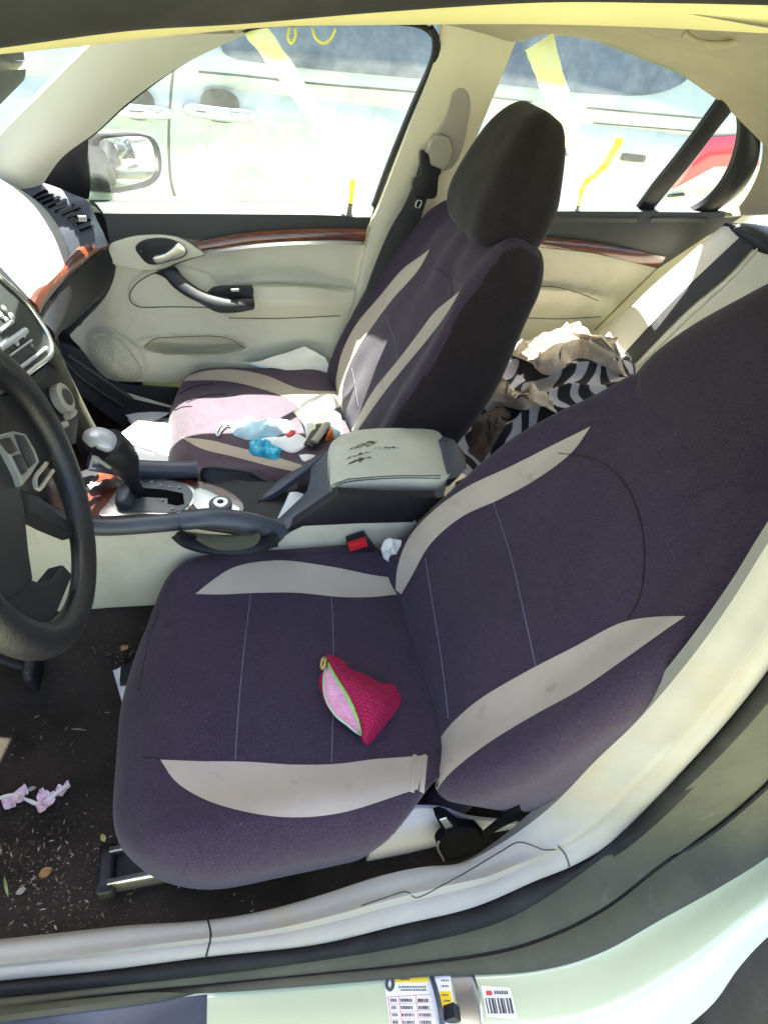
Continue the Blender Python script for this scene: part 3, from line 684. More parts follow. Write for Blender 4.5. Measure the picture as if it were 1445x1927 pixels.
# seat rail and side plate below the driver's seat
def beam(name, a, b, r, mat, parent, flat=(1, 1)): return tube(name, [a, (Vector(a)+Vector(b))/2, b], r, mat, parent, n=6, m=8, flat=flat)
rl = rbox('seat_rail', (-.25, -.555, .318), (.26, .026, .012), (.005, .005, .005), m_charcoal, car, res=(4, 4, 2))
rbox('rail_edge', (-.26, -.575, .335), (.245, .005, .012), (.003, .003, .003), m_silver, rl, res=(3, 3, 2))
rbox('rail_edge', (-.26, -.530, .335), (.245, .005, .012), (.003, .003, .003), m_silver, rl, res=(3, 3, 2))
rbox('rail_cap', (-.508, -.553, .325), (.012, .034, .018), (.004, .004, .004), m_black, rl, res=(3, 3, 3))
rbox('seat_rail', (-.25, -.21, .318), (.26, .026, .02), (.005, .005, .005), m_charcoal, car, res=(4, 4, 2))
sv = panel('seat_valance', YY([(685, 1652), (700, 1600), (735, 1545), (775, 1524), (830, 1524), (880, 1540), (960, 1550), (1000, 1560), (930, 1590), (840, 1600), (760, 1618)], -.60), .006, m_paper2, car, bevel=.003, smoothn=40)
c9 = lambda x, y: (680+x/3.44, 1440+y/3.44)
tg = panel('belt_tongue', YY([c9(*p) for p in [(480, 340), (520, 328), (565, 345), (640, 402), (745, 412), (800, 470), (808, 520), (700, 580), (610, 612), (535, 618), (488, 520), (500, 490), (540, 450), (500, 380)]], -.628), .014, m_void, car, bevel=.003, smoothn=0)
lab(tg, "driver's belt tongue hanging by the seat base")
panel('tongue_plate', YY([c9(*p) for p in [(508, 358), (550, 344), (592, 398), (545, 412)]], -.632), .002, m_silver, tg, bevel=.0005)
tube('tongue_rim', YY([c9(*p) for p in [(535, 618), (492, 530), (500, 495)]], -.634), .0018, m_silver, tg, n=10, m=6)
ribbon('webbing', YY([c9(780, 440), c9(850, 380), c9(1000, 270), c9(1200, 120), c9(1445, 0)], -.635), YY([c9(800, 490), c9(880, 420), c9(1060, 330), c9(1260, 190), c9(1500, 40)], -.628), m_void, tg, n=20, m=4, thick=.002)

# ------------------------------------------------------------------ centre console
con = panel('centre_console', YY([(-60, 935), (60, 955), (178, 998), (350, 1000), (505, 1022), (570, 988), (782, 980), (790, 1000), (780, 1100), (700, 1120), (300, 1143), (100, 1152), (-60, 1158)], -.10), .01, m_cream, car, bevel=.004)
lab(con, 'centre console between the front seats')
c5 = lambda x, y: (380+x*.3737, 640+y*.3737)
c4 = lambda x, y: (x/2.58, 680+y/2.58)
tube('console_rail', [Yp(-60, 905, -.105), Yp(40, 945, -.105), Yp(110, 975, -.105), Yp(176, 990, -.105), Yp(260, 988, -.105), Yp(342, 981, -.105)], .0165, m_slate, con, n=30, m=12)
tube('console_rail', [Yp(344, 979, -.108), Yp(400, 975, -.115), Yp(460, 981, -.115), Yp(528, 1000, -.105)], .020, m_slate, con, n=30, m=12, flat=(1, .85))
# cup holder tucked under the rail
cph = ribbon('cup_holder', YY([(332, 1006), (350, 1024), (400, 1040), (460, 1042), (500, 1030), (520, 1012)], -.15), YY([(340, 998), (380, 1004), (430, 1006), (470, 1004), (500, 1002), (518, 1000)], -.115), m_black, con, n=30, m=6, bulge=.006, thick=.01)
ribbon('cup_holder_lid', YY([(372, 1012), (400, 1032), (440, 1036), (480, 1027), (487, 1008)], -.155), YY([(370, 1004), (400, 1008), (430, 1010), (460, 1008), (486, 1002)], -.14), m_rubgrey, cph, n=24, m=5, bulge=.004, thick=.004)
# top of the console
ZC = .572
def ZZ(pts, z=ZC): return [Zp(a, b, z) for a, b in pts]
top = panel('console_top', ZZ([(20, 960), (120, 900), (200, 868), (245, 872), (372, 890), (470, 905), (560, 910), (560, 1000), (505, 1012), (345, 990), (178, 1000), (60, 985)], .560), .03, m_black, con, bevel=.002)
panel('wood_trim', ZZ([(150, 985), (165, 915), (190, 886), (215, 876), (270, 884), (350, 898), (430, 922), (460, 950), (452, 968), (350, 968), (200, 978)], .566), .008, m_wood, con, bevel=.004, seg=3, smoothn=60)
panel('shift_plate_frame', ZZ([c4(480, 745), c4(520, 690), c4(570, 620), c4(600, 575), c4(660, 552), c4(800, 568), c4(930, 605), c4(955, 650), c4(930, 700), c4(880, 735), c4(700, 740), c4(560, 748)], .569), .006, m_silver, con, bevel=.002, smoothn=50)
m_slate2 = M('light_slate', (.11, .12, .14), .35, bscale=500)  # lighter copy of the slate; windscreen sheen put into the colour
shp = panel('shift_plate', ZZ([c4(570, 700), c4(575, 640), c4(600, 590), c4(660, 560), c4(800, 575), c4(905, 602), c4(938, 640), c4(920, 690), c4(880, 725), c4(700, 730), c4(590, 722)], .571), .006, m_slate2, con, bevel=.002, smoothn=50)
panel('shift_slot', ZZ([c4(640, 630), c4(680, 612), c4(800, 622), c4(890, 640), c4(896, 690), c4(860, 698), c4(815, 688), c4(815, 662), c4(700, 655)], .5722), .0016, m_void, shp, bevel=0)
for q in [(685, 588), (738, 586), (782, 602), (828, 608), (872, 612), (790, 672), (838, 716), (918, 690)]:
    a = Zp(*c4(*q), .5728); tube('gear_mark', [a, a+Vector((0, 0, .0012))], .0028, m_greytrim, shp, n=2, m=8)
rbox('shift_boot', Zp(*c4(612, 680), .572)+Vector((0, 0, .006)), (.018, .026, .014), (.014, .02, .012), m_slate, shp, res=(6, 6, 4))
ipl = panel('ignition_plate', ZZ([c4(940, 640), c4(960, 612), c4(1010, 625), c4(1060, 650), c4(1120, 680), c4(1165, 712), c4(1150, 736), c4(1060, 742), c4(1000, 735), c4(945, 700)], .5695), .006, m_silver, con, bevel=.002, smoothn=50)
ci = Zp(*c4(1072, 698), .571)
def disc(name, c, ax, r0, h, mat, parent, m=32, bev=.0015):
    ax = Vector(ax).normalized(); s = ax.orthogonal().normalized(); q = ax.cross(s); V = []
    prof = [(r0, 0), (r0, h-bev), (r0-bev, h), (r0*.6, h+.0004), (.0001, h+.0005)]
    for r_, z in prof:
        for j in range(m):
            a = 2*math.pi*j/m; V.append(Vector(c)+s*math.cos(a)*r_+q*math.sin(a)*r_+ax*z)
    return mesh(name, V, grid_faces(len(prof), m, 0, False, True), mat, parent, True, 40)
disc('ignition_switch', ci, (0, 0, 1), .022, .006, m_slate, con)
disc('ignition_ring', ci+Vector((0, 0, .006)), (0, 0, 1), .015, .003, m_silver, con)
disc('key_slot', ci+Vector((0, 0, .009)), (0, 0, 1), .007, .0015, m_black, con)
# pocket behind the far rail, far rail
tube('console_rail', [Yp(170, 868, .07), Yp(240, 880, .085), Yp(300, 884, .09), Yp(372, 884, .09)], .018, m_slate, con, n=24, m=12)
panel('brake_pocket', [Yp(*c5(5, 640), .085), Yp(*c5(40, 645), .09), Yp(*c5(250, 680), .09), Yp(*c5(340, 715), .09), Yp(*c5(378, 730), .09), Yp(*c5(370, 760), .06), Yp(*c5(200, 800), .05), Yp(*c5(60, 740), .06), Yp(*c5(0, 690), .08)], .03, m_black, con, bevel=.002)
tube('brake_pocket_rim', [Yp(*c5(5, 690), .085), Yp(*c5(10, 648), .09), Yp(*c5(130, 650), .092), Yp(*c5(250, 672), .092), Yp(*c5(300, 705), .09), Yp(*c5(376, 730), .085)], .004, m_charcoal, con, n=24, m=8)
ribbon('console_side', [Yp(*c5(0, 680), .105), Yp(*c5(200, 700), .11), Yp(*c5(380, 745), .11)], [Yp(*c5(0, 820), .10), Yp(*c5(200, 800), .10), Yp(*c5(300, 800), .10)], m_charcoal, con, n=12, m=5, thick=.006)
# gear lever
lev = tube('gear_lever', [Zp(*c4(672, 640), .575), Yp(*c4(655, 600), .015), Yp(*c4(618, 520), .01), Yp(*c4(575, 450), .0), Yp(*c4(520, 400), -.005)], lambda t: lerp(.012, .034, sm(.15, .9, t)), m_black, con, n=30, m=16, flat=(1, .9))
kn = Yp(*c4(505, 395), -.005)
tube('gear_knob_cap', [Yp(*c4(425, 395), -.012), Yp(*c4(450, 372), -.008), Yp(*c4(500, 378), -.004), Yp(*c4(550, 405), .0), Yp(*c4(590, 432), .004)], lambda t: .003+.024*math.sin(math.pi*min(1, max(0, t*.86+.08)))**.6, m_dullsilver, lev, n=30, m=18, flat=(1, .62))
tube('shift_button', [Yp(*c4(452, 470), -.035), Yp(*c4(480, 480), -.037), Yp(*c4(535, 515), -.032)], lambda t: .0055 if t < .3 else .0035, m_greytrim, lev, n=14, m=8)
# armrest frame with open cubby
def z3(x, y, z): return Zp(x, y, z)
def F5(x, y):
    px, py = c5(x, y); # sloping plane through the rear edge of the console up to the arm rest
    return at(px, py, Vector((-.20, 0, .575)), Vector((-.42, 0, .91)))
fo = [(330, 1015), (380, 900), (365, 770), (372, 722), (640, 555), (655, 640), (650, 770), (560, 850)]
fr = ribbon('armrest_frame', [F5(262, 880), F5(270, 830), F5(380, 760), F5(545, 640)], [F5(262, 840), F5(330, 770), F5(372, 718), F5(640, 555)], m_slate, con, n=20, m=6, bulge=.003, thick=.012, curve=True)
ribbon('armrest_frame', [F5(390, 895), F5(460, 830), F5(530, 762)], [F5(325, 1024), F5(480, 915), F5(695, 775)], m_slate, con, n=20, m=6, bulge=.003, thick=.012)
ribbon('armrest_frame', [F5(530, 762), F5(545, 700), F5(550, 642)], [F5(700, 780), F5(660, 680), F5(645, 552)], m_slate, con, n=14, m=6, bulge=.002, thick=.012)
ribbon('armrest_frame', [F5(262, 880), F5(300, 892), F5(390, 897)], [F5(240, 960), F5(300, 990), F5(340, 1018)], m_slate, con, n=14, m=6, bulge=.001, thick=.012)
cub = panel('cubby', [F5(x, y)-Vector((-.42, 0, .91))*.03 for x, y in [(250, 900), (262, 820), (380, 745), (560, 630), (545, 775), (400, 905)]], .02, m_black, con, bevel=0)
panel('armrest_side', YY([c5(*p) for p in [(325, 1024), (510, 900), (690, 775), (900, 790), (1180, 792), (1120, 860), (1062, 918), (780, 925), (510, 938)]], -.103), .02, m_black, con, bevel=.002)
# arm rest lid (traced top face, real thickness)
def lidgrid():
    n, m = 44, 30; V = []
    top_ = spx([c5(*p) for p in [(636, 560), (650, 520), (700, 480), (780, 455), (950, 443), (1130, 448), (1190, 462), (1218, 500), (1232, 560)]], n)
    edge = spx([c5(*p) for p in [(640, 640), (648, 722), (700, 712), (820, 692), (950, 684), (1100, 684), (1200, 688), (1248, 672), (1246, 600)]], n)
    low = spx([c5(*p) for p in [(642, 680), (652, 745), (690, 772), (800, 784), (950, 792), (1100, 794), (1160, 788), (1225, 735), (1250, 640)]], n)
    for i in range(n):
        for j in range(m):
            v = j/(m-1)
            if v < .7:
                s = v/.7; x = lerp(top_[i][0], edge[i][0], s); y = lerp(top_[i][1], edge[i][1], s)
                p = Zp(x, y, .655); e = min(1, 4*s, 4*(i/(n-1))*1.2, 4*(1-i/(n-1))*1.2)
                p.z += 0.0; q = Zp(x, y, .655+.010*(sm(0, 1, e))-.006+.003*noise.noise(Vector((x*.02, y*.03, 0)))); V.append(q)
            else:
                s = (v-.7)/.3; x = lerp(edge[i][0], low[i][0], s); y = lerp(edge[i][1], low[i][1], s)
                base = Zp(edge[i][0], edge[i][1], .655); V.append(Yp(x, y, base.y-.010*math.sin(math.pi*min(1, s))*.8))
    k = len(V); V += [Vector((p.x, max(p.y, -.09), .60)) for p in V]
    F = grid_faces(n, m)
    for i in range(n-1):
        F.append((i*m, i*m+k, (i+1)*m+k, (i+1)*m)); a = i*m+m-1; F.append((a, a+m, a+m+k, a+k))
    for j in range(m-1):
        F.append((j, j+1, j+1+k, j+k)); a = (n-1)*m+j; F.append((a, a+k, a+1+k, a+1))
    return mesh('armrest_lid', V, F, m_creamleather, con, True, 70)
lid = lidgrid(); lab(lid, 'cream leather armrest lid with torn cracks on top'); tl = bvh(lid)
stitch([c5(*p) for p in [(655, 735), (720, 705), (850, 690), (1000, 682), (1200, 684)]], tl, lid, mt=m_rubgrey, r=.001)
stitch([c5(*p) for p in [(655, 748), (720, 718), (850, 702), (1000, 694), (1200, 696)]], tl, lid, mt=m_rubgrey, r=.001)
rnd = random.Random(3)
def crack(a, b, wd, seed):
    rr = random.Random(seed); A = []; B = []; n = 14
    for i in range(n):
        t = i/(n-1); x = lerp(a[0], b[0], t); y = lerp(a[1], b[1], t)-8*math.sin(math.pi*t)*.6+rr.uniform(-3, 3); h = wd*math.sin(math.pi*t)**.5*rr.uniform(.3, 1.2)
        h *= 1.5; A.append(c5(x, y-h)); B.append(c5(x, y+h))
    V = []
    for (x0, y0), (x1, y1) in zip(A, B):
        V += [hit(tl, x0, y0, .0008)[0], hit(tl, (x0+x1)/2, (y0+y1)/2, .0001)[0], hit(tl, x1, y1, .0008)[0]]
    me = mesh('crack', V, grid_faces(n, 3), m_crack, lid)
    tube('torn_edge', [hit(tl, x, y, .0004)[0] for x, y in A], .0011, m_creamleather, lid, n=24, m=6)
    tube('torn_edge', [hit(tl, x, y, .0004)[0] for x, y in B], .0009, m_creamleather, lid, n=24, m=6)
for i, (a, b, wd) in enumerate([((735, 555), (890, 512), 9), ((710, 605), (860, 562), 5), ((728, 628), (855, 590), 8), ((900, 548), (1000, 544), 5), ((860, 545), (920, 552), 3), ((760, 548), (850, 524), 6)]): crack(a, b, wd, i)
# rear end of console: air outlet plate
rv = panel('rear_console_vent', [Yp(*c5(1215, 480), .05), Yp(*c5(1270, 500), .05), Yp(*c5(1325, 570), .03), Yp(*c5(1335, 640), -.02), Yp(*c5(1290, 690), -.06), Yp(*c5(1240, 700), -.07)], .03, m_slate, con, bevel=.003, up=(.6, -.6, 1.2))
panel('vent_opening', [Yp(*c5(1275, 520), .043), Yp(*c5(1325, 575), .023), Yp(*c5(1322, 612), -.0), Yp(*c5(1300, 610), .005)], .004, m_black, rv, bevel=0)
# driver's belt buckle
bk = panel('belt_buckle', YY([c5(*p) for p in [(738, 1045), (830, 1012), (915, 1130), (870, 1148), (770, 1115), (742, 1075)]], -.135), .03, m_black, car, bevel=.004)
panel('release_button', YY([c5(*p) for p in [(740, 1040), (828, 1010), (836, 1040), (744, 1070)]], -.141), .012, m_red, bk, bevel=.003)

# ------------------------------------------------------------------ dashboard
m_pad = M('pad_grey', (.17, .175, .155), .4, var=.08)
dashA = [Yp(8, 337, .57), Yp(47, 361, .57), Yp(82, 389, .57), Yp(103, 415, .565), Yp(118, 440, .555), Yp(133, 483, .54)]
dashB = [Yp(-190, 360, .13), Yp(-150, 372, .13), Yp(-100, 400, .13), Yp(-60, 430, .13), Yp(0, 500, .13), Yp(57, 562, .15)]
def dB(): return [Yp(x, y, .13) for x, y in [(-230, 345), (-170, 352), (-110, 385), (-60, 430), (0, 497), (55, 560)]]
m_dash = M('cream_dash_top', (.36, .36, .33), .4, var=.03, vscale=2, bscale=300, bstr=.3)
dash = ribbon('dashboard', dashA, dashB, m_dash, car, n=50, m=30, bulge=.009, thick=.02)
lab(dash, 'pale dashboard with dark end vent and walnut strip')
# air vent strip at the far end
c44 = lambda x, y: (x/4.25, 100+y/4.25)
vA = [Yp(0, 333, .585)]+[Yp(*c44(x, y), .585) for x, y in [(60, 1005), (200, 1105), (350, 1225), (440, 1335)]]+[Yp(118, 442, .57), Yp(134, 484, .55)]
vB = [Yp(60, 338, .625), Yp(95, 348, .63), Yp(140, 366, .635), Yp(168, 380, .635), Yp(182, 412, .63), Yp(196, 440, .625), Yp(203, 462, .62)]
vent = ribbon('air_vent', vA, vB, m_slate, dash, n=40, m=8, bulge=.002, thick=.012); tv = bvh(vent)
for i in range(9):
    x0, y0 = [(255, 1155), (300, 1175), (340, 1205), (385, 1235), (440, 1270), (500, 1300), (545, 1330), (590, 1375), (640, 1420)][i]
    x1, y1 = [(375, 1100), (425, 1130), (475, 1150), (530, 1170), (590, 1215), (640, 1240), (665, 1290), (720, 1330), (745, 1380)][i]
    P = [hit(tv, *c44(lerp(x0, x1, t), lerp(y0, y1, t)), .001)[0] for t in (0, .5, 1)]
    tube('vent_slot', P, .0065, m_void, vent, n=8, m=6, flat=(1, .3))
tube('vent_thumbwheel', [hit(tv, *c44(615, 1325), .003)[0], hit(tv, *c44(680, 1325), .003)[0]], .008, m_silver, vent, n=6, m=10)
dw = ribbon('wood_trim', [Yp(57, 562, .15), Yp(66, 540, .20), Yp(100, 508, .36), Yp(133, 482, .50), Yp(170, 456, .60), Yp(192, 444, .635)],
       [Yp(70, 604, .15), Yp(84, 578, .21), Yp(118, 535, .36), Yp(146, 510, .50), Yp(180, 480, .60), Yp(204, 466, .635)], m_wood, dash, n=40, m=8, bulge=.009, thick=.01)
disc('trim_cap', Yp(193, 458, .63), (.6, -.8, .3), .014, .006, m_wood, dash)
ribbon('glove_box', [Yp(70, 600, .15), Yp(86, 580, .21), Yp(118, 536, .36), Yp(146, 511, .50), Yp(180, 481, .60), Yp(208, 464, .64)],
       [Yp(90, 660, .15), Yp(92, 650, .20), Yp(100, 640, .32), Yp(112, 625, .44), Yp(134, 612, .55), Yp(190, 560, .64)], m_black, dash, n=40, m=12, bulge=.02, thick=.02)
tube('dash_end_edge', [Yp(204, 462, .645), Yp(212, 500, .645), Yp(195, 552, .645), Yp(150, 602, .645), Yp(128, 625, .645)], .008, m_black, dash, n=30, m=8)
tube('glove_box_line', [Yp(178, 500, .60), Yp(183, 520, .60), Yp(165, 560, .58), Yp(130, 600, .54)], .002, m_charcoal, dash, n=24, m=6)
rbox('kick_panel', (-.85, .69, .52), (.36, .012, .36), (.01, .01, .02), m_carpet, car, res=(4, 2, 4))
rbox('toe_board', (-1.06, 0, .45), (.02, .69, .30), (.01, .02, .02), m_carpet, car, res=(2, 4, 4))
rbox('knee_panel', (-.72, .40, .52), (.06, .24, .12), (.03, .03, .04), m_black, dash, res=(4, 8, 6))
rbox('bulkhead', (-.98, 0, .66), (.03, .70, .32), (.02, .02, .02), m_black, dash, res=(2, 6, 4))
rbox('knee_panel', (-.80, -.40, .68), (.06, .26, .14), (.03, .03, .04), m_black, dash, res=(4, 8, 6))
rbox('instrument_hood', (-.80, -.37, .92), (.10, .20, .07), (.06, .08, .05), m_dash, dash, res=(6, 10, 6))
# centre stack
SP = Vector((-.555, .02, .95)); SN = Vector((.93, -.05, .36)).normalized()
def SS(pts, off=0): return [at(a, b, SP+SN*off, SN) for a, b in pts]
c3 = lambda x, y: (x/3.0104, 400+y/3.0104)
c6 = lambda x, y: (x/4.8167, 480+y/4.8167)
stk = panel('centre_stack', SS([(-120, 480), (-30, 500), (0, 517)]+[c6(*p) for p in [(130, 300), (260, 440), (360, 600), (430, 720), (480, 860), (460, 900), (150, 1160)]]+[(-60, 760)]), .03, m_charcoal, car, bevel=.003)
lab(stk, 'audio panel with silver edged frame')
tube('stack_frame', SS([(-20, 490)]+[c6(*p) for p in [(0, 195), (130, 310), (260, 450), (370, 610), (440, 730), (478, 850), (465, 900), (300, 1035), (150, 1155)]]+[(-40, 760)], .002), .0035, m_silver, stk, n=60, m=10)
for a, b, r_ in [((90, 1095), (425, 840), .0025), ((0, 690), (120, 600), .0025), ((40, 950), (290, 770), .0015), ((0, 850), (235, 685), .0045)]:
    tube('trim_bar', SS([c6(*a), c6(*b)], .002), r_, m_dullsilver, stk, n=6, m=8)
for q, s in [((40, 490), .009), ((110, 560), .010), ((60, 590), .008), ((130, 590), .006), ((215, 720), .008), ((150, 790), .009), ((60, 850), .009), ((20, 900), .008), ((290, 820), .005), ((310, 850), .005), ((45, 1010), .008), ((100, 830), .007), ((10, 545), .008), ((150, 750), .006)]:
    a = SS([c6(*q)], .001)[0]; disc('audio_button', a, SN, s*.62, .002, random.choice([m_dullsilver, m_pad, m_rubgrey]), stk, m=16)
# climate panel below
clp = panel('climate_panel', SS([c6(*p) for p in [(150, 1165), (470, 930), (540, 1080), (640, 1300), (720, 1480), (700, 1700), (640, 1690), (380, 1440)]], -.02), .03, m_black, car, bevel=.004)
kc = SS([c6(530, 1310)], -.018)[0]
disc('climate_knob', kc, SN, .022, .014, m_greytrim, clp); disc('knob_face', kc+SN*.0142, SN, .013, .003, m_charcoal, clp)
tube('climate_button', SS([c6(610, 1465), c6(670, 1420)], -.015), .006, m_greytrim, clp, n=4, m=8)
tube('climate_button', SS([c6(535, 1560), c6(600, 1530)], -.015), .005, m_greytrim, clp, n=4, m=8)
tube('climate_button', SS([c6(600, 1400), c6(650, 1385)], -.015), .004, m_silver, clp, n=4, m=8)
panel('card_slot', SS([c6(*p) for p in [(220, 1160), (440, 990), (480, 1010), (280, 1250)]], -.017), .004, m_charcoal, clp, bevel=.001)
tube('console_strut', [SS([(92, 672)], .0)[0]+Vector((0, .02, 0)), Yp(130, 730, .10), Yp(160, 790, .10), Yp(192, 850, .09), Yp(200, 880, .085)], .012, m_rubgrey, con, n=24, m=10)
tube('console_strut', [Yp(80, 640, .125), Yp(112, 730, .12), Yp(142, 790, .12), Yp(170, 850, .11)], .016, m_black, con, n=24, m=10)
rbox('stack_body', (-.66, .0, .72), (.08, .10, .18), (.02, .02, .02), m_black, car, res=(4, 4, 6))
# footwell ribs on the passenger side
for a in ([(128, 668), (160, 690), (250, 752)], [(118, 676), (150, 708), (232, 765)]):
    tube('footwell_rib', YY(a, .60), .006, m_charcoal, car, n=20, m=8)
ribbon('sill_trim', YY([(196, 716), (260, 728), (340, 731), (640, 733)], .645), YY([(250, 750), (300, 762), (350, 772), (640, 776)], .625), m_cream, car, n=20, m=4, thick=.01)
ribbon('footwell_side', YY([(90, 640), (150, 655), (200, 712), (330, 730), (640, 735)], .64), YY([(110, 700), (150, 740), (230, 800), (340, 840), (640, 840)], .60), m_black, car, n=20, m=4, thick=.01)

# ------------------------------------------------------------------ steering wheel
WC = Vector((-.538, -.343, .889)); WT = math.radians(15)
# ------------------------------------------------------------------
Wn = Vector((math.cos(WT), 0, math.sin(WT))); Wu = Vector((-math.sin(WT), 0, math.cos(WT))); Ws = Vector((0, 1, 0))
def WH(px, py, off=0): return at(px, py, WC+Wn*off, Wn)
R0 = .167
V = []; n, m = 96, 18
for i in range(n):
    a = 2*math.pi*i/n; c = WC+(Ws*math.cos(a)+Wu*math.sin(a))*R0; rd = (Ws*math.cos(a)+Wu*math.sin(a)); rr = .0202+.0025*math.cos(2*a)
    for j in range(m):
        b = 2*math.pi*j/m; V.append(c+rd*math.cos(b)*rr+Wn*math.sin(b)*rr*.85)
wheel = mesh('steering_wheel', V, grid_faces(n, m, 0, True, True), m_leather, car)
lab(wheel, 'black leather steering wheel at the left edge')
def wpt(s, u, o=0): return WC+Ws*s+Wu*u+Wn*o
wp = lambda pts, off=0: [WH(a, b, off) for a, b in pts]
panel('airbag_cover', wp([(-160, 860), (-60, 800), (0, 838), (40, 905), (52, 960), (60, 1040), (68, 1092), (40, 1120), (0, 1142), (-100, 1170), (-180, 1000)], .012), .05, m_black, wheel, bevel=.010, seg=4)
panel('wheel_spoke', wp([(0, 740), (60, 740), (120, 800), (150, 870), (115, 870), (95, 870), (60, 880), (0, 830)], -.004), .02, m_black, wheel, bevel=.006, seg=3)
panel('wheel_spoke', wp([(50, 925), (75, 930), (110, 965), (145, 985), (145, 1010), (100, 990), (56, 965)], -.004), .02, m_black, wheel, bevel=.006, seg=3)
panel('wheel_spoke', wp([(-60, 1150), (60, 1088), (80, 1096), (100, 1090), (122, 1062), (140, 1082), (108, 1160), (40, 1212), (-60, 1226)], .004), .02, m_black, wheel, bevel=.006, seg=3)
pad = panel('control_pad', wp([(0, 819), (29, 811), (50, 816), (67, 845), (76, 869), (60, 895), (44, 914), (38, 895), (18, 854)], .020), .010, m_pad, wheel, bevel=.003, seg=3)
for q_ in ([(4, 826), (20, 822), (36, 848), (24, 854)], [(28, 858), (41, 854), (54, 886), (45, 893)], [(31, 817), (47, 820), (65, 853), (70, 869), (57, 881), (42, 846)]):
    panel('control_button', wp([(x-0, y) for x, y in q_], .0225), .004, m_black, wheel, bevel=.001)
tube('spoke_trim', wp([(88, 872), (66, 905), (70, 921), (100, 886)], .004), .003, m_greytrim, wheel, n=20, m=6)
col_ = beam('steering_column', WC-Wn*.03, WC-Wn*.26+Vector((0, -.0, -.02)), .05, m_black, car)
stk_ = tube('indicator_stalk', [WH(-60, 830, -.03), WH(-10, 800, -.03), WH(20, 780, -.03)], .007, m_black, car, n=10, m=8)
rbox('stalk_tip', WH(18, 784, -.03), (.008, .012, .010), (.005, .006, .005), m_greytrim, stk_, res=(4, 4, 4))
rbox('stalk_band', WH(4, 793, -.03), (.006, .008, .008), (.004, .004, .004), m_red, stk_, res=(4, 4, 4))
# brake pedal
pd = rbox('pedal', Zp(62, 1262, .36), (.012, .035, .03), (.008, .012, .01), m_black, car, res=(4, 8, 6))
beam('pedal_arm', Zp(62, 1262, .37), Zp(62, 1262, .37)+Vector((-.12, 0, .12)), .008, m_black, pd)
# interior mirror
rm = rbox('rear_view_mirror', Yp(0, 120, 0), (.012, .105, .030), (.01, .025, .025), m_black, car, res=(4, 12, 6))
panel('mirror_glass', [Yp(-40, 114, 0)+Vector((.014, 0, 0)), Yp(-40, 132, 0)+Vector((.014, 0, 0)), Yp(52, 126, 0)+Vector((.014, 0, 0)), Yp(58, 108, 0)+Vector((.014, 0, 0))], .002, mirm, rm, bevel=.0005)
# windscreen
ribbon('windscreen', [Vector((-.55, -.50, 1.33)), Vector((-.48, 0, 1.37)), Vector((-.55, .46, 1.20))], [Vector((-1.0, -.60, .97)), Vector((-1.12, 0, .97)), Vector((-.95, .60, .93))], glass('windscreen_glass', dirt=.02), car, n=20, m=6, thick=.004)

# ------------------------------------------------------------------ near sill, door seals, painted jamb
def corner(px, py, y, z, k=18.0, yo=None):
    d = ray(px, py); ty = (y-CPOS.y)/d.y if d.y > 1e-4 else 99; tz = (z-CPOS.z)/d.z if d.z < -1e-4 else 99
    t = -math.log(math.exp(-k*ty)+math.exp(-k*tz))/k
    return CPOS+d*t
def CC(pts, y, z):
    L = [corner(a, b, y, z) for a, b in pts]; e = L[-1]; T_ = Vector((.30+(abs(y)-.64)*1.2, y+.07, 1.37))
    if e.z < 1.3: L += [e.lerp(T_, t)+Vector((.03*math.sin(math.pi*t), -.012*math.sin(math.pi*t), 0)) for t in (.15, .3, .45, .6, .75, .9, 1)]
    return L
b0 = [(-80, 1782), (0, 1775), (130, 1760), (250, 1745), (390, 1733), (480, 1718), (600, 1686), (680, 1660), (720, 1648), (790, 1632), (870, 1624), (920, 1600), (990, 1555), (1050, 1505), (1120, 1432), (1200, 1355), (1290, 1250), (1370, 1140), (1445, 1020), (1540, 880)]
b1 = [(-80, 1856), (0, 1846), (190, 1827), (390, 1801), (600, 1777), (746, 1742), (892, 1707), (1009, 1657), (1074, 1631), (1156, 1582), (1284, 1450), (1370, 1355), (1445, 1260), (1540, 1120)]
b2 = [(-80, 1885), (0, 1878), (390, 1836), (600, 1808), (775, 1778), (951, 1731), (1126, 1620), (1308, 1468), (1445, 1322), (1540, 1190)]
b3 = [(-80, 1900), (0, 1893), (390, 1852), (600, 1831), (775, 1812), (980, 1777), (1126, 1713), (1243, 1625), (1350, 1550), (1445, 1467), (1560, 1340)]
b4 = [(-80, 1925), (0, 1912), (390, 1868), (600, 1853), (805, 1838), (1009, 1827), (1126, 1795), (1243, 1731), (1360, 1666), (1445, 1612), (1560, 1520)]
b5 = [(-80, 2080), (0, 2080), (390, 2070), (805, 2060), (1120, 2030), (1330, 1900), (1390, 1820), (1445, 1762), (1560, 1680)]
def rs(pts, n): return spx(pts, n)
E0 = CC(rs(b0, 60), -.640, .405); E1 = CC(rs(b1, 60), -.672, .395); E1b = CC(rs(b1, 60), -.668, .389)
E2 = CC(rs(b2, 60), -.690, .385); E3 = CC(rs(b3, 60), -.705, .375); E4 = CC(rs(b4, 60), -.725, .365)
def strip(name, A, B, mat, parent, prof=None, n=140, m=14, thick=.006, bulge=0): return ribbon(name, A, B, mat, parent, n=n, m=m, prof=prof, thick=thick, bulge=bulge)
def cut(L, a, b): n = len(L); return L[int(a*(n-1)):int(b*(n-1))+1]
sill = strip('sill_trim', cut(E0, 0, 1), cut(E1, 0, 1), m_greytrim, car, prof=lambda v: .010*math.sin(math.pi*v)**.7+.006*math.exp(-((v-.45)/.08)**2)-.004*math.exp(-((v-.62)/.07)**2), thick=.02)
lab(sill, 'pale sill and pillar trim along the near doorway')
strip('door_seal', E1b, E2, m_rubber, car, bulge=.009, thick=.01)
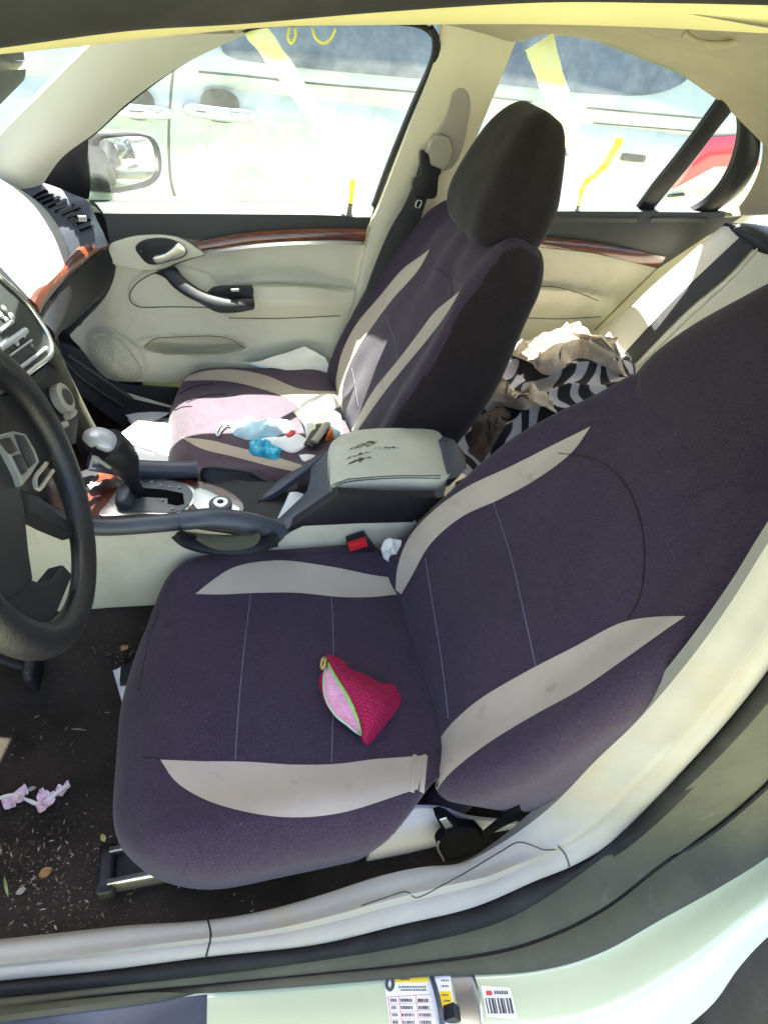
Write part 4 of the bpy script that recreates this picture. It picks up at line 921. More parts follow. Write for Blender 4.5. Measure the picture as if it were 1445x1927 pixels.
strip('seal_lip', E2, E3, m_rubgrey, car, bulge=.003, thick=.006)
strip('seal_groove', [p-Vector((0, .004, .004)) for p in E3], [p-Vector((0, -.002, -.001)) for p in CC([(x+2, y+6) for x, y in rs(b3, 60)], -.707, .374)], m_rubber, car, bulge=.001, thick=.004, m=4)
strip('seal_lip', CC([(x+2, y+7) for x, y in rs(b3, 60)], -.706, .376), E4, m_rubgrey, car, bulge=.005, thick=.006)
PJ = CC(rs(b5, 60), -.80, .33)
jamb = strip('painted_door_jamb', CC(rs([(x, y-4) for x, y in b4], 60), -.722, .358), PJ, m_paint, car, prof=lambda v: .02*math.sin(math.pi*min(1, v*1.3))**2*(1 if v < .77 else 1)+.012*math.exp(-((v-.55)/.15)**2), n=120, m=30, thick=.01)
tj = bvh(jamb)
# darker end of the sill at the left
tsill = bvh(sill)
seam('seam', [(392, 1733), (397, 1760), (388, 1801)], tsill, m_black, sill, .0013, 20, .0003)
seam('seam', [(1050, 1592), (1062, 1606), (1072, 1632)], tsill, m_rubgrey, sill, .0013, 20, .0003)
seam('seam', [c9(0, 910), c9(150, 860), c9(300, 820), c9(345, 857), c9(500, 790), c9(700, 680), c9(900, 560), c9(1010, 500), c9(1080, 510), c9(1180, 548), c9(1260, 545)], tsill, m_rubgrey, sill, .0010, 60, .0001)
# labels on the painted jamb
def jpatch(name, quad, mat, parent, off, nx=8, ny=6):
    V = []
    for i in range(nx):
        for j in range(ny):
            u, v = i/(nx-1), j/(ny-1); a = lerp(quad[0][0], quad[1][0], u), lerp(quad[0][1], quad[1][1], u); b = lerp(quad[3][0], quad[2][0], u), lerp(quad[3][1], quad[2][1], u)
            V.append(hit(tj, lerp(a[0], b[0], v), lerp(a[1], b[1], v), off)[0])
    me = bpy.data.meshes.new(name); me.from_pydata([tuple(v) for v in V], [], grid_faces(nx, ny)); me.update(); return link(name, me, mat, parent)
cL = lambda x, y: (680+x/3.6125, 1800+y/3.6125)
m_darksill = M('dark_blue_sill', (.045, .055, .085), .35, var=.25, vscale=12, bscale=150, bstr=.3)
jpatch('sill_dark_patch', [(-80, 1918), (390, 1872), (388, 2040), (-80, 2070)], m_darksill, jamb, .0008, 20, 8)  # dark blue patch laid over the left end of the jamb
lb = jpatch('tyre_label', [cL(150, 150), cL(600, 120), cL(640, 470), cL(200, 520)], m_paper, jamb, .0008)
lab(lb, 'white tyre pressure placard with yellow heading and a red ruled table')
def q(x0, y0, x1, y1, sk=.0): return [cL(x0, y0), cL(x1, y0-.06*(x1-x0)), cL(x1+.12*(y1-y0), y1-.06*(x1-x0)), cL(x0+.12*(y1-y0), y1)]
jpatch('label_heading', q(220, 150, 450, 190), m_yellow, lb, .0014, 6, 3)
jpatch('label_heading', q(530, 242, 605, 360), m_yellow, lb, .0014, 3, 4)
for x0, y0, x1, y1 in [(178, 278, 470, 281), (178, 278, 182, 480), (185, 330, 480, 332), (190, 384, 484, 386), (195, 432, 488, 434), (250, 268, 253, 470), (365, 262, 368, 470)]:
    jpatch('label_rule', q(x0, y0, x1, y1), m_printred, lb, .0015, 4, 3)
rt = random.Random(5)
for r_ in range(4):
    for (xa, xb) in ((196, 240), (262, 350), (380, 462)):
        x = xa
        while x < xb-8:
            w_ = rt.uniform(5, 11); jpatch('label_text', q(x+r_*5, 292+r_*49, x+w_+r_*5, 314+r_*49), m_print, lb, .0016, 2, 2); x += w_+rt.uniform(3, 6)
for (xa, xb, y) in ((250, 440, 205), (262, 440, 226), (540, 590, 160), (545, 590, 200), (262, 330, 150), (545, 595, 262), (555, 600, 300)):
    x = xa
    while x < xb-6:
        w_ = rt.uniform(5, 12); jpatch('label_text', q(x, y, x+w_, y+13), m_print, lb, .0018, 2, 2); x += w_+rt.uniform(3, 6)
# little tyre drawing
P = [hit(tj, *cL(192+22*math.cos(a), 188+44*math.sin(a)), .0022)[0] for a in [2*math.pi*i/20 for i in range(20)]]
tube('label_tyre_symbol', P, .0022, m_print, lb, n=24, m=6, closed=True)
bc = jpatch('barcode_label', [cL(810, 200), cL(1010, 215), cL(1060, 430), cL(850, 410)], m_paper, jamb, .0008)
lab(bc, 'small white barcode sticker')
for i in range(9):
    x = 838+i*20; jpatch('barcode_bar', [cL(x, 286), cL(x+8+(i % 3)*4, 287), cL(x+30+(i % 3)*4, 392), cL(x+20, 391)], m_print, bc, .0015, 2, 3)
for i in range(6): jpatch('label_text', [cL(900+i*16, 236), cL(911+i*16, 237), cL(915+i*16, 262), cL(904+i*16, 261)], m_print, bc, .0015, 2, 2)
jpatch('label_text', [cL(845, 236), cL(885, 238), cL(888, 270), cL(848, 268)], m_printred, bc, .0015, 2, 2)
# striker
sk = jpatch('striker_plate', [cL(610, 130), cL(750, 125), cL(820, 470), cL(680, 500)], m_silver, jamb, .001)
tube('striker_bar', [hit(tj, *cL(474, 140), .004)[0], hit(tj, *cL(500, 280), .012)[0], hit(tj, *cL(530, 420), .012)[0], hit(tj, *cL(548, 500), .004)[0]], .0035, m_slate, jamb, n=20, m=8)
tube('striker_bar', [hit(tj, *cL(755, 130), .003)[0], hit(tj, *cL(790, 280), .008)[0], hit(tj, *cL(820, 500), .003)[0]], .002, m_chrome, jamb, n=20, m=8)
tube('striker_block', [hit(tj, *cL(605, 360), .008)[0], hit(tj, *cL(612, 450), .008)[0]], .011, m_black, jamb, n=4, m=4, caps=True)
panel('rear_door_edge', [at(a, b, (.35, -.80, .35), (.3, -.6, .75)) for a, b in [(1335, 1850), (1350, 1830), (1390, 1800), (1445, 1760), (1540, 1700), (1540, 2010), (1345, 2000), (1318, 1900)]], .03, m_rubber, car, bevel=.008)
# dark tyre arch at the lower right corner, near rear door side
rbox('rear_side_panel', (1.15, -.66, .66), (.38, .03, .30), (.02, .02, .03), m_paint, car, res=(10, 3, 8))
rbox('rear_pillar', (1.28, -.60, 1.15), (.10, .02, .22), (.02, .01, .03), m_paint, car, res=(3, 3, 6))
rbox('boot_panel', (1.55, 0, .95), (.28, .68, .03), (.03, .05, .02), m_paint, car, res=(6, 12, 2))
rbox('bonnet', (-1.55, 0, .90), (.45, .70, .03), (.03, .05, .02), m_paint, car, res=(6, 12, 2))
rbox('door_skin', (.10, .76, .60), (1.2, .02, .30), (.02, .01, .05), m_paint, car, res=(20, 3, 8))
tube('tyre', [Vector((1.25, -.68, .32)), Vector((1.25, -.60, .32))], .32, m_rubber, car, n=4, m=40) 
# ------------------------------------------------------------------ loose things in the car
def top(o, label, cat, group=None):
    recenter(o); return tag(o, label, cat, group)
def cloth(name, A, B, mat, label=None, cat=None, n=60, m=40, amp=.02, fs=9.0, seed=0, bulge=.0, thick=.002, aniso=(1, 1), parent=None, sharpn=1.6):
    A = cr(A, n); B = cr(B, n); V = []; nn0 = []
    for i in range(n):
        t = (A[min(i+1, n-1)]-A[max(i-1, 0)]); s = B[i]-A[i]; q = t.cross(s)
        q = q.normalized() if q.length > 1e-9 else -CF
        if q.dot(CPOS-A[i]) < 0: q = -q
        for j in range(m):
            v = j/(m-1); p = A[i].lerp(B[i], v)
            a = noise.noise(Vector((p.x*fs*aniso[0]+seed, p.y*fs*aniso[1], p.z*fs))); b = noise.noise(Vector((p.x*fs*2.7, p.y*fs*2.7+seed, p.z*fs)))
            h = amp*((1-abs(a)*2)**sharpn if abs(a) < .5 else 0)+amp*.3*b
            e = min(1, 6*v, 6*(1-v), 8*i/(n-1), 8*(1-i/(n-1)))
            V.append(p+q*(h*(.25+.75*e)+bulge*(1-(2*v-1)**2)*(1-(2*i/(n-1)-1)**2*.6))); nn0.append(q)
    k = len(V); V += [p-q*thick for p, q in zip(V, nn0)]
    F = grid_faces(n, m); F += [tuple(reversed([a+k for a in f])) for f in F]
    o = mesh(name, V, F, mat, parent)
    return top(o, label, cat) if label else o
def zebra():
    m, nt, b = new_mat('zebra_cloth'); v = coords(nt, (1, 1, .6))
    wv = nt.nodes.new('ShaderNodeTexWave'); wv.inputs['Scale'].default_value = 5; wv.inputs['Distortion'].default_value = 13; wv.inputs['Detail'].default_value = 1.5; wv.inputs['Detail Scale'].default_value = 1.3
    nt.links.new(v, wv.inputs['Vector']); c = ramp(nt, wv.outputs['Fac'], [(.50, (.015, .013, .016)), (.58, (.42, .39, .42))]); nt.links.new(c, b.inputs['Base Color']); b.inputs['Roughness'].default_value = .9
    return m
m_beige = fabric('beige_cloth', (.50, .38, .27), (.62, .50, .38), .2)
m_brown = fabric('dark_brown_cloth', (.06, .04, .03), (.09, .06, .05), .2)
hA = [Yp(900, 700, .46), Yp(935, 675, .50), Yp(985, 652, .52), Yp(1030, 632, .52), Yp(1065, 622, .52), Yp(1110, 634, .50), Yp(1150, 668, .46), Yp(1183, 712, .40)]
hB = [Yp(850, 880, .12), Yp(900, 900, .11), Yp(960, 890, .10), Yp(1010, 860, .10), Yp(1060, 830, .10), Yp(1110, 800, .11), Yp(1170, 770, .12), Yp(1230, 740, .14)]
heap = cloth('clothes_heap', hA, hB, zebra(), 'black and white zebra striped garment heaped on the rear seat', 'garment', n=110, m=80, amp=.03, fs=9, seed=3, bulge=.02)
th = bvh(heap)
def drape(name, A, B, mat, label, cat, n=50, m=20, off=.012, amp=.012, seed=0, fs=11):
    A = spx(A, n); B = spx(B, n); V = []; Nn = []
    for i in range(n):
        for j in range(m):
            v = j/(m-1); x = lerp(A[i][0], B[i][0], v); y = lerp(A[i][1], B[i][1], v); p, q = hit(th, x, y, 0)
            e = min(1, 5*v, 5*(1-v), 6*i/(n-1), 6*(1-i/(n-1)))
            V.append(p+q*(.002+e*(off+amp*(.6+1.4*noise.noise(p*fs+Vector((seed, 0, 0)))+.5*noise.noise(p*fs*2.2+Vector((seed, 3, 0))))))); Nn.append(q)
    me = bpy.data.meshes.new(name); me.from_pydata([tuple(v) for v in V], [], grid_faces(n, m)); me.update()
    o = link(name, me, mat); return top(o, label, cat)
drape('beige_shirt', [(955, 665), (990, 655), (1030, 630), (1065, 618), (1105, 628), (1148, 664), (1182, 712)], [(965, 670), (1000, 684), (1025, 706), (1050, 700), (1090, 675), (1135, 690), (1172, 708)], m_beige, 'cream shirt at the top of the clothes heap on the rear seat', 'shirt', off=.025, amp=.025)
drape('beige_scarf', [(852, 805), (862, 775), (895, 735), (930, 722), (985, 742), (1020, 745), (1045, 770)], [(872, 812), (885, 800), (900, 772), (940, 765), (985, 772), (1020, 765), (1050, 778)], m_beige, 'tan cloth band across the middle of the clothes heap, falling towards the armrest', 'scarf', off=.02, amp=.02, seed=5)
drape('brown_cloth', [(880, 850), (895, 790), (940, 768), (962, 775)], [(905, 872), (925, 845), (945, 810), (958, 790)], m_brown, 'dark brown cloth at the lower end of the clothes heap', 'cloth', off=.01, amp=.015, seed=8)

# crocheted pouch on the driver's seat
c3p = lambda x, y: (560+x/6.0208, 1200+y/6.0208)
def crochet():
    m, nt, b = new_mat('pink_crochet'); tc = nt.nodes.new('ShaderNodeTexCoord'); mp = nt.nodes.new('ShaderNodeMapping'); mp.inputs['Rotation'].default_value = (0, 0, math.radians(28)); nt.links.new(tc.outputs['Object'], mp.inputs[0])
    br = nt.nodes.new('ShaderNodeTexBrick'); br.inputs['Scale'].default_value = 26; br.inputs['Mortar Size'].default_value = .13; br.inputs['Mortar Smooth'].default_value = 1; br.inputs['Brick Width'].default_value = .22; br.inputs['Row Height'].default_value = .15
    br.inputs['Color1'].default_value = (.92, .015, .17, 1); br.inputs['Color2'].default_value = (.80, .010, .13, 1); br.inputs['Mortar'].default_value = (.30, .0, .04, 1)
    nt.links.new(mp.outputs[0], br.inputs['Vector']); nt.links.new(br.outputs['Color'], b.inputs['Base Color']); b.inputs['Roughness'].default_value = .85
    inv = nt.nodes.new('ShaderNodeMath'); inv.operation = 'SUBTRACT'; inv.inputs[0].default_value = 1; nt.links.new(br.outputs['Fac'], inv.inputs[1]); bump(nt, b, inv.outputs[0], .9, .004); return m
def on(px, py, off=0, tree=None):
    p, q_ = hit(tree or tdc, px, py, 0); return p+Vector((0, 0, off))
m_croc = crochet()
pc = on(680, 1320)
pouch = root('coin_purse', pc, 'small pink crocheted zip purse lying open on the driver\'s seat', 'purse')
outer = spx([c3p(*p) for p in [(345, 265), (330, 190), (400, 205), (520, 260), (620, 360), (780, 420), (960, 520), (1050, 515), (1120, 570), (1172, 680), (1150, 780), (1050, 920), (940, 1060), (820, 1200), (775, 1220), (720, 1150), (735, 1110)]], 60)
zipl = spx([c3p(*p) for p in [(345, 265), (400, 390), (480, 530), (560, 660), (640, 830), (700, 980), (735, 1110)]], 60)
V = []
for i in range(60):
    t_ = i/59
    for j in range(16):
        v = j/15; x = lerp(zipl[i][0], outer[i][0], v); y = lerp(zipl[i][1], outer[i][1], v)
        h = .030*(1-v)**.8*math.sin(math.pi*t_)**.6*1.0+.022*math.sin(math.pi*min(1, v*1.05))*math.sin(math.pi*t_)**.5+.004
        d = ray(x, y); base = on(x, y); p = base+Vector((0, 0, 1))*0; p = base-d*(h/abs(d.z)); V.append(p+Vector((0, 0, .0008*noise.noise(p*300))))
k = len(V)
V += [Vector((p.x, p.y, min(p.z-.003, on(*outer[i//16]).z+.004))) for i, p in enumerate(V)]
F = grid_faces(60, 16); F += [tuple(reversed([a+k for a in f])) for f in F]
fr_ = mesh('purse_front', V[:k], F[:59*15], m_croc, pouch); ztop = [V[i*16] for i in range(60)]
tube('zip_edge', [p+Vector((0, 0, .001)) for p in ztop], .0022, M('green_zip_tape', (.25, .68, .10), .6, bscale=900), pouch, n=60, m=8, flat=(1.2, .7))
back_e = spx([c3p(*p) for p in [(335, 300), (305, 400), (295, 520), (310, 660), (360, 780), (450, 900), (560, 985), (650, 1060), (735, 1115)]], 60)
lin_m = fabric('pink_lining', (.72, .30, .44), (.85, .44, .58), .3)
V = []
for i in range(60):
    bp_ = on(*back_e[i]); bp_ = bp_-ray(*back_e[i])*.020*math.sin(math.pi*i/59)**.5/.7
    for j in range(14):
        v = j/13; p = ztop[i].lerp(bp_, v)
        dep = .016*math.sin(math.pi*v)*math.sin(math.pi*i/59)**.7
        p = p+ray(*back_e[i])*dep+Vector((0, 0, .003*noise.noise(p*45)*math.sin(math.pi*v))); V.append(p)
lin = mesh('purse_lining', V, grid_faces(60, 14), lin_m, pouch); lin.data.shade_smooth() if hasattr(lin.data, 'shade_smooth') else None
bz_ = [V[i*14+13] for i in range(60)]
tube('zip_edge', bz_, .0018, M('pale_green_tape', (.50, .62, .42), .6, bscale=900), pouch, n=60, m=8)
bo = spx([c3p(*p) for p in [(300, 420), (250, 470), (242, 560), (275, 640), (310, 700), (350, 780), (460, 900), (600, 1010), (735, 1120)]], 60)
V = []
for i in range(60):
    q_ = on(*bo[i])+Vector((0, 0, .002))
    for j in range(8):
        v = j/7; p = bz_[i].lerp(q_, v); V.append(p+Vector((-.003*math.sin(math.pi*v), 0, -.001)))
mesh('purse_back', V, grid_faces(60, 8), m_croc, pouch)
m_brass = M('brass_pull', (.55, .42, .16), .35, metal=.8, var=.3, vscale=90)
tube('zip_pull', [on(*c3p(330, 290), .012), on(*c3p(290, 295), .016), on(*c3p(265, 340), .014), on(*c3p(275, 400), .012), on(*c3p(300, 370), .014), on(*c3p(310, 320), .016)], .0028, m_brass, pouch, n=30, m=8, closed=True)

# paper sheets
def paper(pts, z, label, mat=m_paper, tilt=(0, 0), name='paper_sheet', cat='paper', curl=.006, y=None, group=None, seed=1):
    P = [Zp(a, b, z) for a, b in pts] if y is None else [Yp(a, b, y) for a, b in pts]
    # quad patch with a soft curl
    n = 14; V = []
    for i in range(n):
        for j in range(n):
            u, v = i/(n-1), j/(n-1)
            p = P[0].lerp(P[1], u).lerp(P[3].lerp(P[2], u), v)
            h = curl*(math.sin(2.2*u+seed)*math.cos(1.7*v+seed*2)+.7*noise.noise(Vector((u*2.5, v*2.5, seed))))
            V.append(p+(Vector((0, 0, h)) if y is None else Vector((0, -h, 0))))
    k = n*n; V += [p-Vector((0, 0, .0006)) if y is None else p+Vector((0, .0006, 0)) for p in V]
    F = grid_faces(n, n); F += [tuple(reversed([a+k for a in f])) for f in F]
    o = mesh(name, V, F, mat); return top(o, label, cat, group)
paper([(195, 835), (262, 790), (330, 800), (330, 890)], .43, 'large white paper sheet on the passenger footwell floor, in full sun', group='papers in the passenger footwell')
paper([(228, 768), (285, 738), (318, 775), (262, 812)], .375, 'smaller white sheet lying on the footwell papers, nearest the door', group='papers in the passenger footwell', seed=2)
paper([(240, 790), (310, 745), (345, 775), (300, 862)], .36, 'folded white sheet between the other footwell papers, against the passenger seat', group='papers in the passenger footwell', seed=3)
paper([(468, 680), (575, 656), (610, 668), (633, 716)], .55, 'crumpled pale paper wedged between the passenger seat and the door', y=.612, curl=.014, seed=5, mat=m_tissue)
paper([(455, 683), (535, 672), (560, 690), (520, 700)], .55, 'pale blue sheet showing under the crumpled paper by the passenger door', y=.622, seed=6, mat=m_maskblue)
paper([(213, 1262), (262, 1238), (258, 1300), (232, 1327)], .335, 'white paper corner sticking out under the front of the driver\'s seat', seed=7)
paper([(520, 975), (545, 930), (572, 928), (560, 965)], .575, 'white receipt standing in the console cubby', name='receipt', seed=8)
paper([c4(425, 600), c4(455, 575), c4(497, 573), c4(440, 622)], .60, 'small white card on the walnut console trim by the steering wheel', seed=9)
cloth('tissue', YY([c5(900, 1050), c5(930, 1000), c5(1005, 1010)], -.145), YY([c5(925, 1140), c5(960, 1130), c5(990, 1100)], -.145), m_tissue, 'crumpled white tissue beside the driver\'s belt buckle', 'tissue', n=24, m=20, amp=.012, fs=40, seed=2)

# things on the passenger seat
tps = bvh(pcush_, pback_)
cm = lambda x, y: (380+x/4.8167, 720+y/4.8167)
def lump(name, A, B, mat, label, cat, h=.02, amp=.008, fs=30, n=30, m=16, seed=0, parent=None):
    A = spx(A, n); B = spx(B, n); V = []
    for i in range(n):
        for j in range(m):
            u, v = i/(n-1), j/(m-1); x = lerp(A[i][0], B[i][0], v); y = lerp(A[i][1], B[i][1], v); p = on(x, y, 0, tps)
            e = (math.sin(math.pi*v)*math.sin(math.pi*min(1, max(0, u))))**.5 if 0 < v < 1 and 0 < u < 1 else 0
            V.append(p+Vector((0, 0, .002+e*(h+amp*noise.noise(p*fs+Vector((seed, 0, 0))))))-ray(x, y)*.0)
    k = len(V); V += [Vector((p.x, p.y, p.z-.0015)) for p in V]
    F = grid_faces(n, m); F += [tuple(reversed([a+k for a in f])) for f in F]
    o = mesh(name, V, F, mat, parent); 
    return top(o, label, cat) if label else o
mask = root('face_mask', on(*cm(520, 450), 0, tps), 'crumpled pale blue face mask on the passenger seat', 'face mask')
lump('mask_cloth', [cm(250, 400), cm(350, 340), cm(450, 320), cm(500, 370), cm(600, 375), cm(750, 345), cm(830, 400)], [cm(290, 480), cm(400, 520), cm(470, 520), cm(560, 500), cm(680, 490), cm(760, 460), cm(840, 430)], m_maskblue, None, None, h=.022, amp=.014, fs=60, parent=mask)
tube('ear_loop', [on(*cm(265, 385), .006, tps), on(*cm(200, 385), .010, tps), on(*cm(135, 470), .006, tps), on(*cm(145, 500), .004, tps), on(*cm(190, 440), .008, tps), on(*cm(240, 400), .008, tps), on(*cm(285, 425), .006, tps)], .0025, m_paper, mask, n=30, m=6)
lump('blue_packet', [cm(428, 545), cm(470, 530), cm(560, 550), cm(650, 585), cm(730, 605)], [cm(430, 640), cm(470, 665), cm(550, 680), cm(620, 700), cm(690, 705)], m_bluefoil, 'bright blue crinkled wrapper on the passenger seat edge', 'wrapper', h=.018, amp=.016, fs=90)
lump('white_wrapper', [cm(500, 520), cm(600, 500), cm(700, 500), cm(850, 470), cm(960, 520)], [cm(560, 560), cm(700, 600), cm(820, 640), cm(900, 610), cm(960, 560)], m_paper, 'flat white wrapper beside the face mask on the passenger seat', 'wrapper', h=.008, amp=.008, seed=3)
lump('lighter', [cm(760, 470), cm(800, 445), cm(855, 440)], [cm(765, 525), cm(800, 530), cm(852, 500)], m_red, 'small red and black lighter beside the face mask', 'lighter', h=.012, amp=.001)
lump('snack_bag', [cm(830, 270), cm(900, 230), cm(1000, 220), cm(1100, 250), cm(1180, 280)], [cm(930, 400), cm(960, 540), cm(1010, 560), cm(1080, 430), cm(1170, 320)], M('white_yellow_bag', (.80, .80, .66), .5, var=.3, vscale=25), 'crumpled white and yellow snack bag on the passenger seat by the backrest', 'snack bag', h=.03, amp=.02, seed=4)
lump('blue_white_bag', [cm(1090, 340), cm(1130, 320), cm(1200, 290), cm(1260, 310)], [cm(1100, 440), cm(1160, 500), cm(1220, 510), cm(1280, 460)], m_maskblue, 'pale blue and white plastic bag against the passenger backrest', 'plastic bag', h=.03, amp=.02, seed=6)
lump('orange_wrapper', [cm(1130, 470), cm(1160, 430), cm(1195, 430)], [cm(1110, 530), cm(1160, 530), cm(1200, 510)], M('orange_foil', (.80, .16, .02), .4, var=.3, vscale=60), 'small orange wrapper by the armrest on the passenger seat', 'wrapper', h=.02, amp=.008)
lump('red_white_wrapper', [cm(950, 470), cm(1000, 440), cm(1060, 430)], [cm(965, 535), cm(1000, 540), cm(1040, 500)], M('red_white_foil', (.72, .30, .22), .4, var=.6, vscale=120), 'small red and white wrapper beside the snack bag', 'wrapper', h=.018, amp=.01)
tps_o = [on(*cm(960, 610), .012, tps), on(*cm(1050, 470), .02, tps), on(*cm(1110, 340), .02, tps)]
o = tube('grey_strap', tps_o, .012, m_rubgrey, None, n=16, m=8, flat=(1, .3)); top(o, 'grey plastic strip lying across the wrappers on the passenger seat', 'strip')
o = tube('pale_clip', [on(*cm(1010, 600), .02, tps), on(*cm(1090, 500), .024, tps), on(*cm(1160, 380), .026, tps)], .010, m_greytrim, None, n=16, m=8, flat=(1, .5)); top(o, 'pale plastic handle lying beside the grey strip near the armrest', 'plastic handle')
lump('folded_napkin', [cm(790, 160), cm(1000, 130), cm(1215, 118), cm(1255, 190)], [cm(900, 250), cm(1060, 260), cm(1180, 245), cm(1245, 225)], m_tissue, 'folded cream napkin in the crease of the passenger seat', 'napkin', h=.014, amp=.006, seed=9)
lump('white_tag', [cm(880, 660), cm(960, 655), cm(1030, 665)], [cm(900, 700), cm(930, 718), cm(990, 700)], m_paper, 'white paper tag next to the console on the passenger seat', 'paper tag', h=.004, amp=.003)

# floor litter
tf = bvh(floor)
m_petal = fabric('pink_petal', (.55, .28, .38), (.78, .62, .70), .2)
cf = lambda x, y: (x/4.8167, 1440+y/4.8167)
st = root('flower_stem', on(*cf(300, 340), 0, tf), 'wilted pink and white flower stem on the driver\'s floor', 'flower')
tube('stem', [on(*cf(-60, 350), .01, tf), on(*cf(60, 315), .012, tf), on(*cf(150, 300), .012, tf), on(*cf(290, 345), .008, tf), on(*cf(350, 370), .01, tf), on(*cf(500, 310), .014, tf), on(*cf(640, 205), .016, tf)], lambda t: .0022+.0012*math.sin(t*9)**2, m_tissue, st, n=50, m=8)
for c_, s_, sd in (((180, 320), 1.0, 1), ((110, 380), .8, 2), ((230, 280), .7, 3), ((420, 370), 1.1, 4), ((470, 340), .8, 5), ((400, 310), .7, 6), ((570, 270), .7, 7), ((620, 225), .5, 8)):
    rr = random.Random(sd); p = on(*cf(*c_), .012, tf); V = []; nn = 9
    ang = rr.uniform(0, 6)
    for i in range(nn):
        for j in range(nn):
            u, v = i/(nn-1)*2-1, j/(nn-1)*2-1; rad = .017*s_
            x = u*rad*(1-.4*v*v); y = v*rad*.7*(1-.5*u*u); z = .006*(u*u)+.008*noise.noise(Vector((u*2, v*2, sd)))
            V.append(p+Vector((x*math.cos(ang)-y*math.sin(ang), x*math.sin(ang)+y*math.cos(ang), z)))
    mesh('petal', V, grid_faces(nn, nn), m_petal, st)
def leaf(px, py, s, col, label, ang, w_=.5, cat='leaf'):
    p = on(px, py, .006, tf); V = []
    n, m = 10, 5
    for i in range(n):
        u = i/(n-1); wd = s*w_*math.sin(math.pi*min(1, u*.96+.02))**.8
        for j in range(m):
            v = -1+2*j/(m-1); x = (u-.5)*s*2; y = v*wd; z = .15*s*v*v+.1*s*math.sin(3*u)
            V.append(p+Vector((x*math.cos(ang)-y*math.sin(ang), x*math.sin(ang)+y*math.cos(ang), z)))
    o = mesh('leaf', V, grid_faces(n, m), M('leaf_colour', col, .7, var=.3, vscale=60)); return top(o, label, cat)
leaf(88, 1645, .0095, (.34, .17, .06), 'orange brown leaf scrap in the dirt on the driver\'s floor', .5, .8)
leaf(15, 1672, .016, (.30, .38, .16), 'narrow green leaf blade on the floor at the left edge', 1.9, .14)
leaf(236, 1222, .009, (.40, .22, .09), 'brown leaf crumb near the console under the driver\'s seat front', 1.0, .8)
leaf(196, 1580, .007, (.45, .36, .12), 'small yellow leaf chip beside the seat rail', 2.0, .6)
leaf(62, 1488, .007, (.30, .28, .28), 'grey crumb above the flower stem', .2, .6, 'crumb')
leaf(150, 1377, .013, (.30, .26, .22), 'thin pale twig on the carpet below the sheet of paper', 2.9, .1, 'twig')
leaf(42, 1680, .007, (.32, .30, .22), 'pale round leaf scrap by the sill carpet edge', .4, .7)
leaf(225, 1490, .010, (.34, .27, .17), 'thin straw bit beside the front edge of the driver\'s seat', 2.2, .1, 'twig')
# dirt: countless crumbs, one object
rr = random.Random(11); V = []; F = []
def bit(p, s, a, el):
    k = len(V); 
    for dx, dy, dz in ((-el, 0, 0), (0, -.5, .2), (el, 0, .1), (0, .5, .25)):
        V.append(p+Vector((s*(dx*math.cos(a)-dy*math.sin(a)), s*(dx*math.sin(a)+dy*math.cos(a)), s*dz+.001)))
    V.append(p+Vector((0, 0, s*.7))); F.extend([(k, k+1, k+4), (k+1, k+2, k+4), (k+2, k+3, k+4), (k+3, k, k+4)])
for i in range(850):
    if rr.random() < .55: px, py = rr.gauss(105, 75), rr.gauss(1655, 50)
    elif rr.random() < .3: px, py = rr.gauss(225, 25), rr.gauss(1230, 18)
    else: px, py = rr.uniform(-20, 480), rr.uniform(1180, 1760)
    q_ = hit(tf, px, py, 0)[0]
    if q_.x > -.1: continue
    bit(q_, rr.choice([.0006, .0008, .0010, .0013, .0024]), rr.uniform(0, 6.28), rr.uniform(.6, 2.6))
def dirtmat():
    m, nt, b = new_mat('dry_dirt'); g = nt.nodes.new('ShaderNodeNewGeometry'); c = ramp(nt, g.outputs['Random Per Island'], [(0, (.08, .05, .03)), (.45, (.20, .14, .08)), (.8, (.32, .26, .18)), (1, (.45, .42, .36))]); nt.links.new(c, b.inputs['Base Color']); return m
dirt = mesh('floor_dirt', V, F, dirtmat(), None, False); recenter(dirt); tag(dirt, 'dry crumbs and plant bits scattered over the driver\'s carpet', 'dirt', None, 'stuff')

# ------------------------------------------------------------------ the van parked alongside
VY = 1.36
van = root('white_minivan', (0.6, VY+.9, 0), 'dirty white minivan parked close beyond the passenger windows', 'minivan')
m_van = M('van_white_paint', (.40, .45, .46), .35, var=.05, vscale=2.5, bscale=20, bstr=.05, coat=.5, stain=(5, (.33, .35, .30), .50, .75))
m_tint = M('dark_tinted_glass', (.10, .12, .15), .12, var=.3, vscale=4, bstr=0, stain=(12, (.24, .26, .28), .4, .8))
def vz(px, py): return Yp(px, py, VY)
n, m = 120, 60; V = []
for i in range(n):
    for j in range(m):
        x = lerp(-2.2, 2.35, i/(n-1)); z = lerp(.28, 1.78, j/(m-1))
        y = VY+.10*sm(.95, .3, z)**2-.0+.20*sm(1.08, 1.78, z)+.25*sm(1.9, 2.35, x)**2+.02*math.exp(-((z-1.04-.02*x)/.02)**2)
        V.append((x, y, z))
k = len(V); V += [(a, VY+1.7, c) for a, b, c in V]
F = grid_faces(n, m); F += [tuple(reversed([a+k for a in f])) for f in F]
for i in range(n-1):
    F.append((i*m, i*m+k, (i+1)*m+k, (i+1)*m)); a = i*m+m-1; F.append((a, a+m, a+m+k, a+k))
for j in range(m-1):
    F.append((j, j+1, j+1+k, j+k)); a = (n-1)*m+j; F.append((a, a+k, a+1+k, a+1))
vb = mesh('body', V, F, m_van, van, True, 50); tvn = bvh(vb)
def vh(px, py, off=.002): return hit(tvn, px, py, off)[0]
m_grime = M('grime_spots', (.30, .33, .30), .8, var=.3)
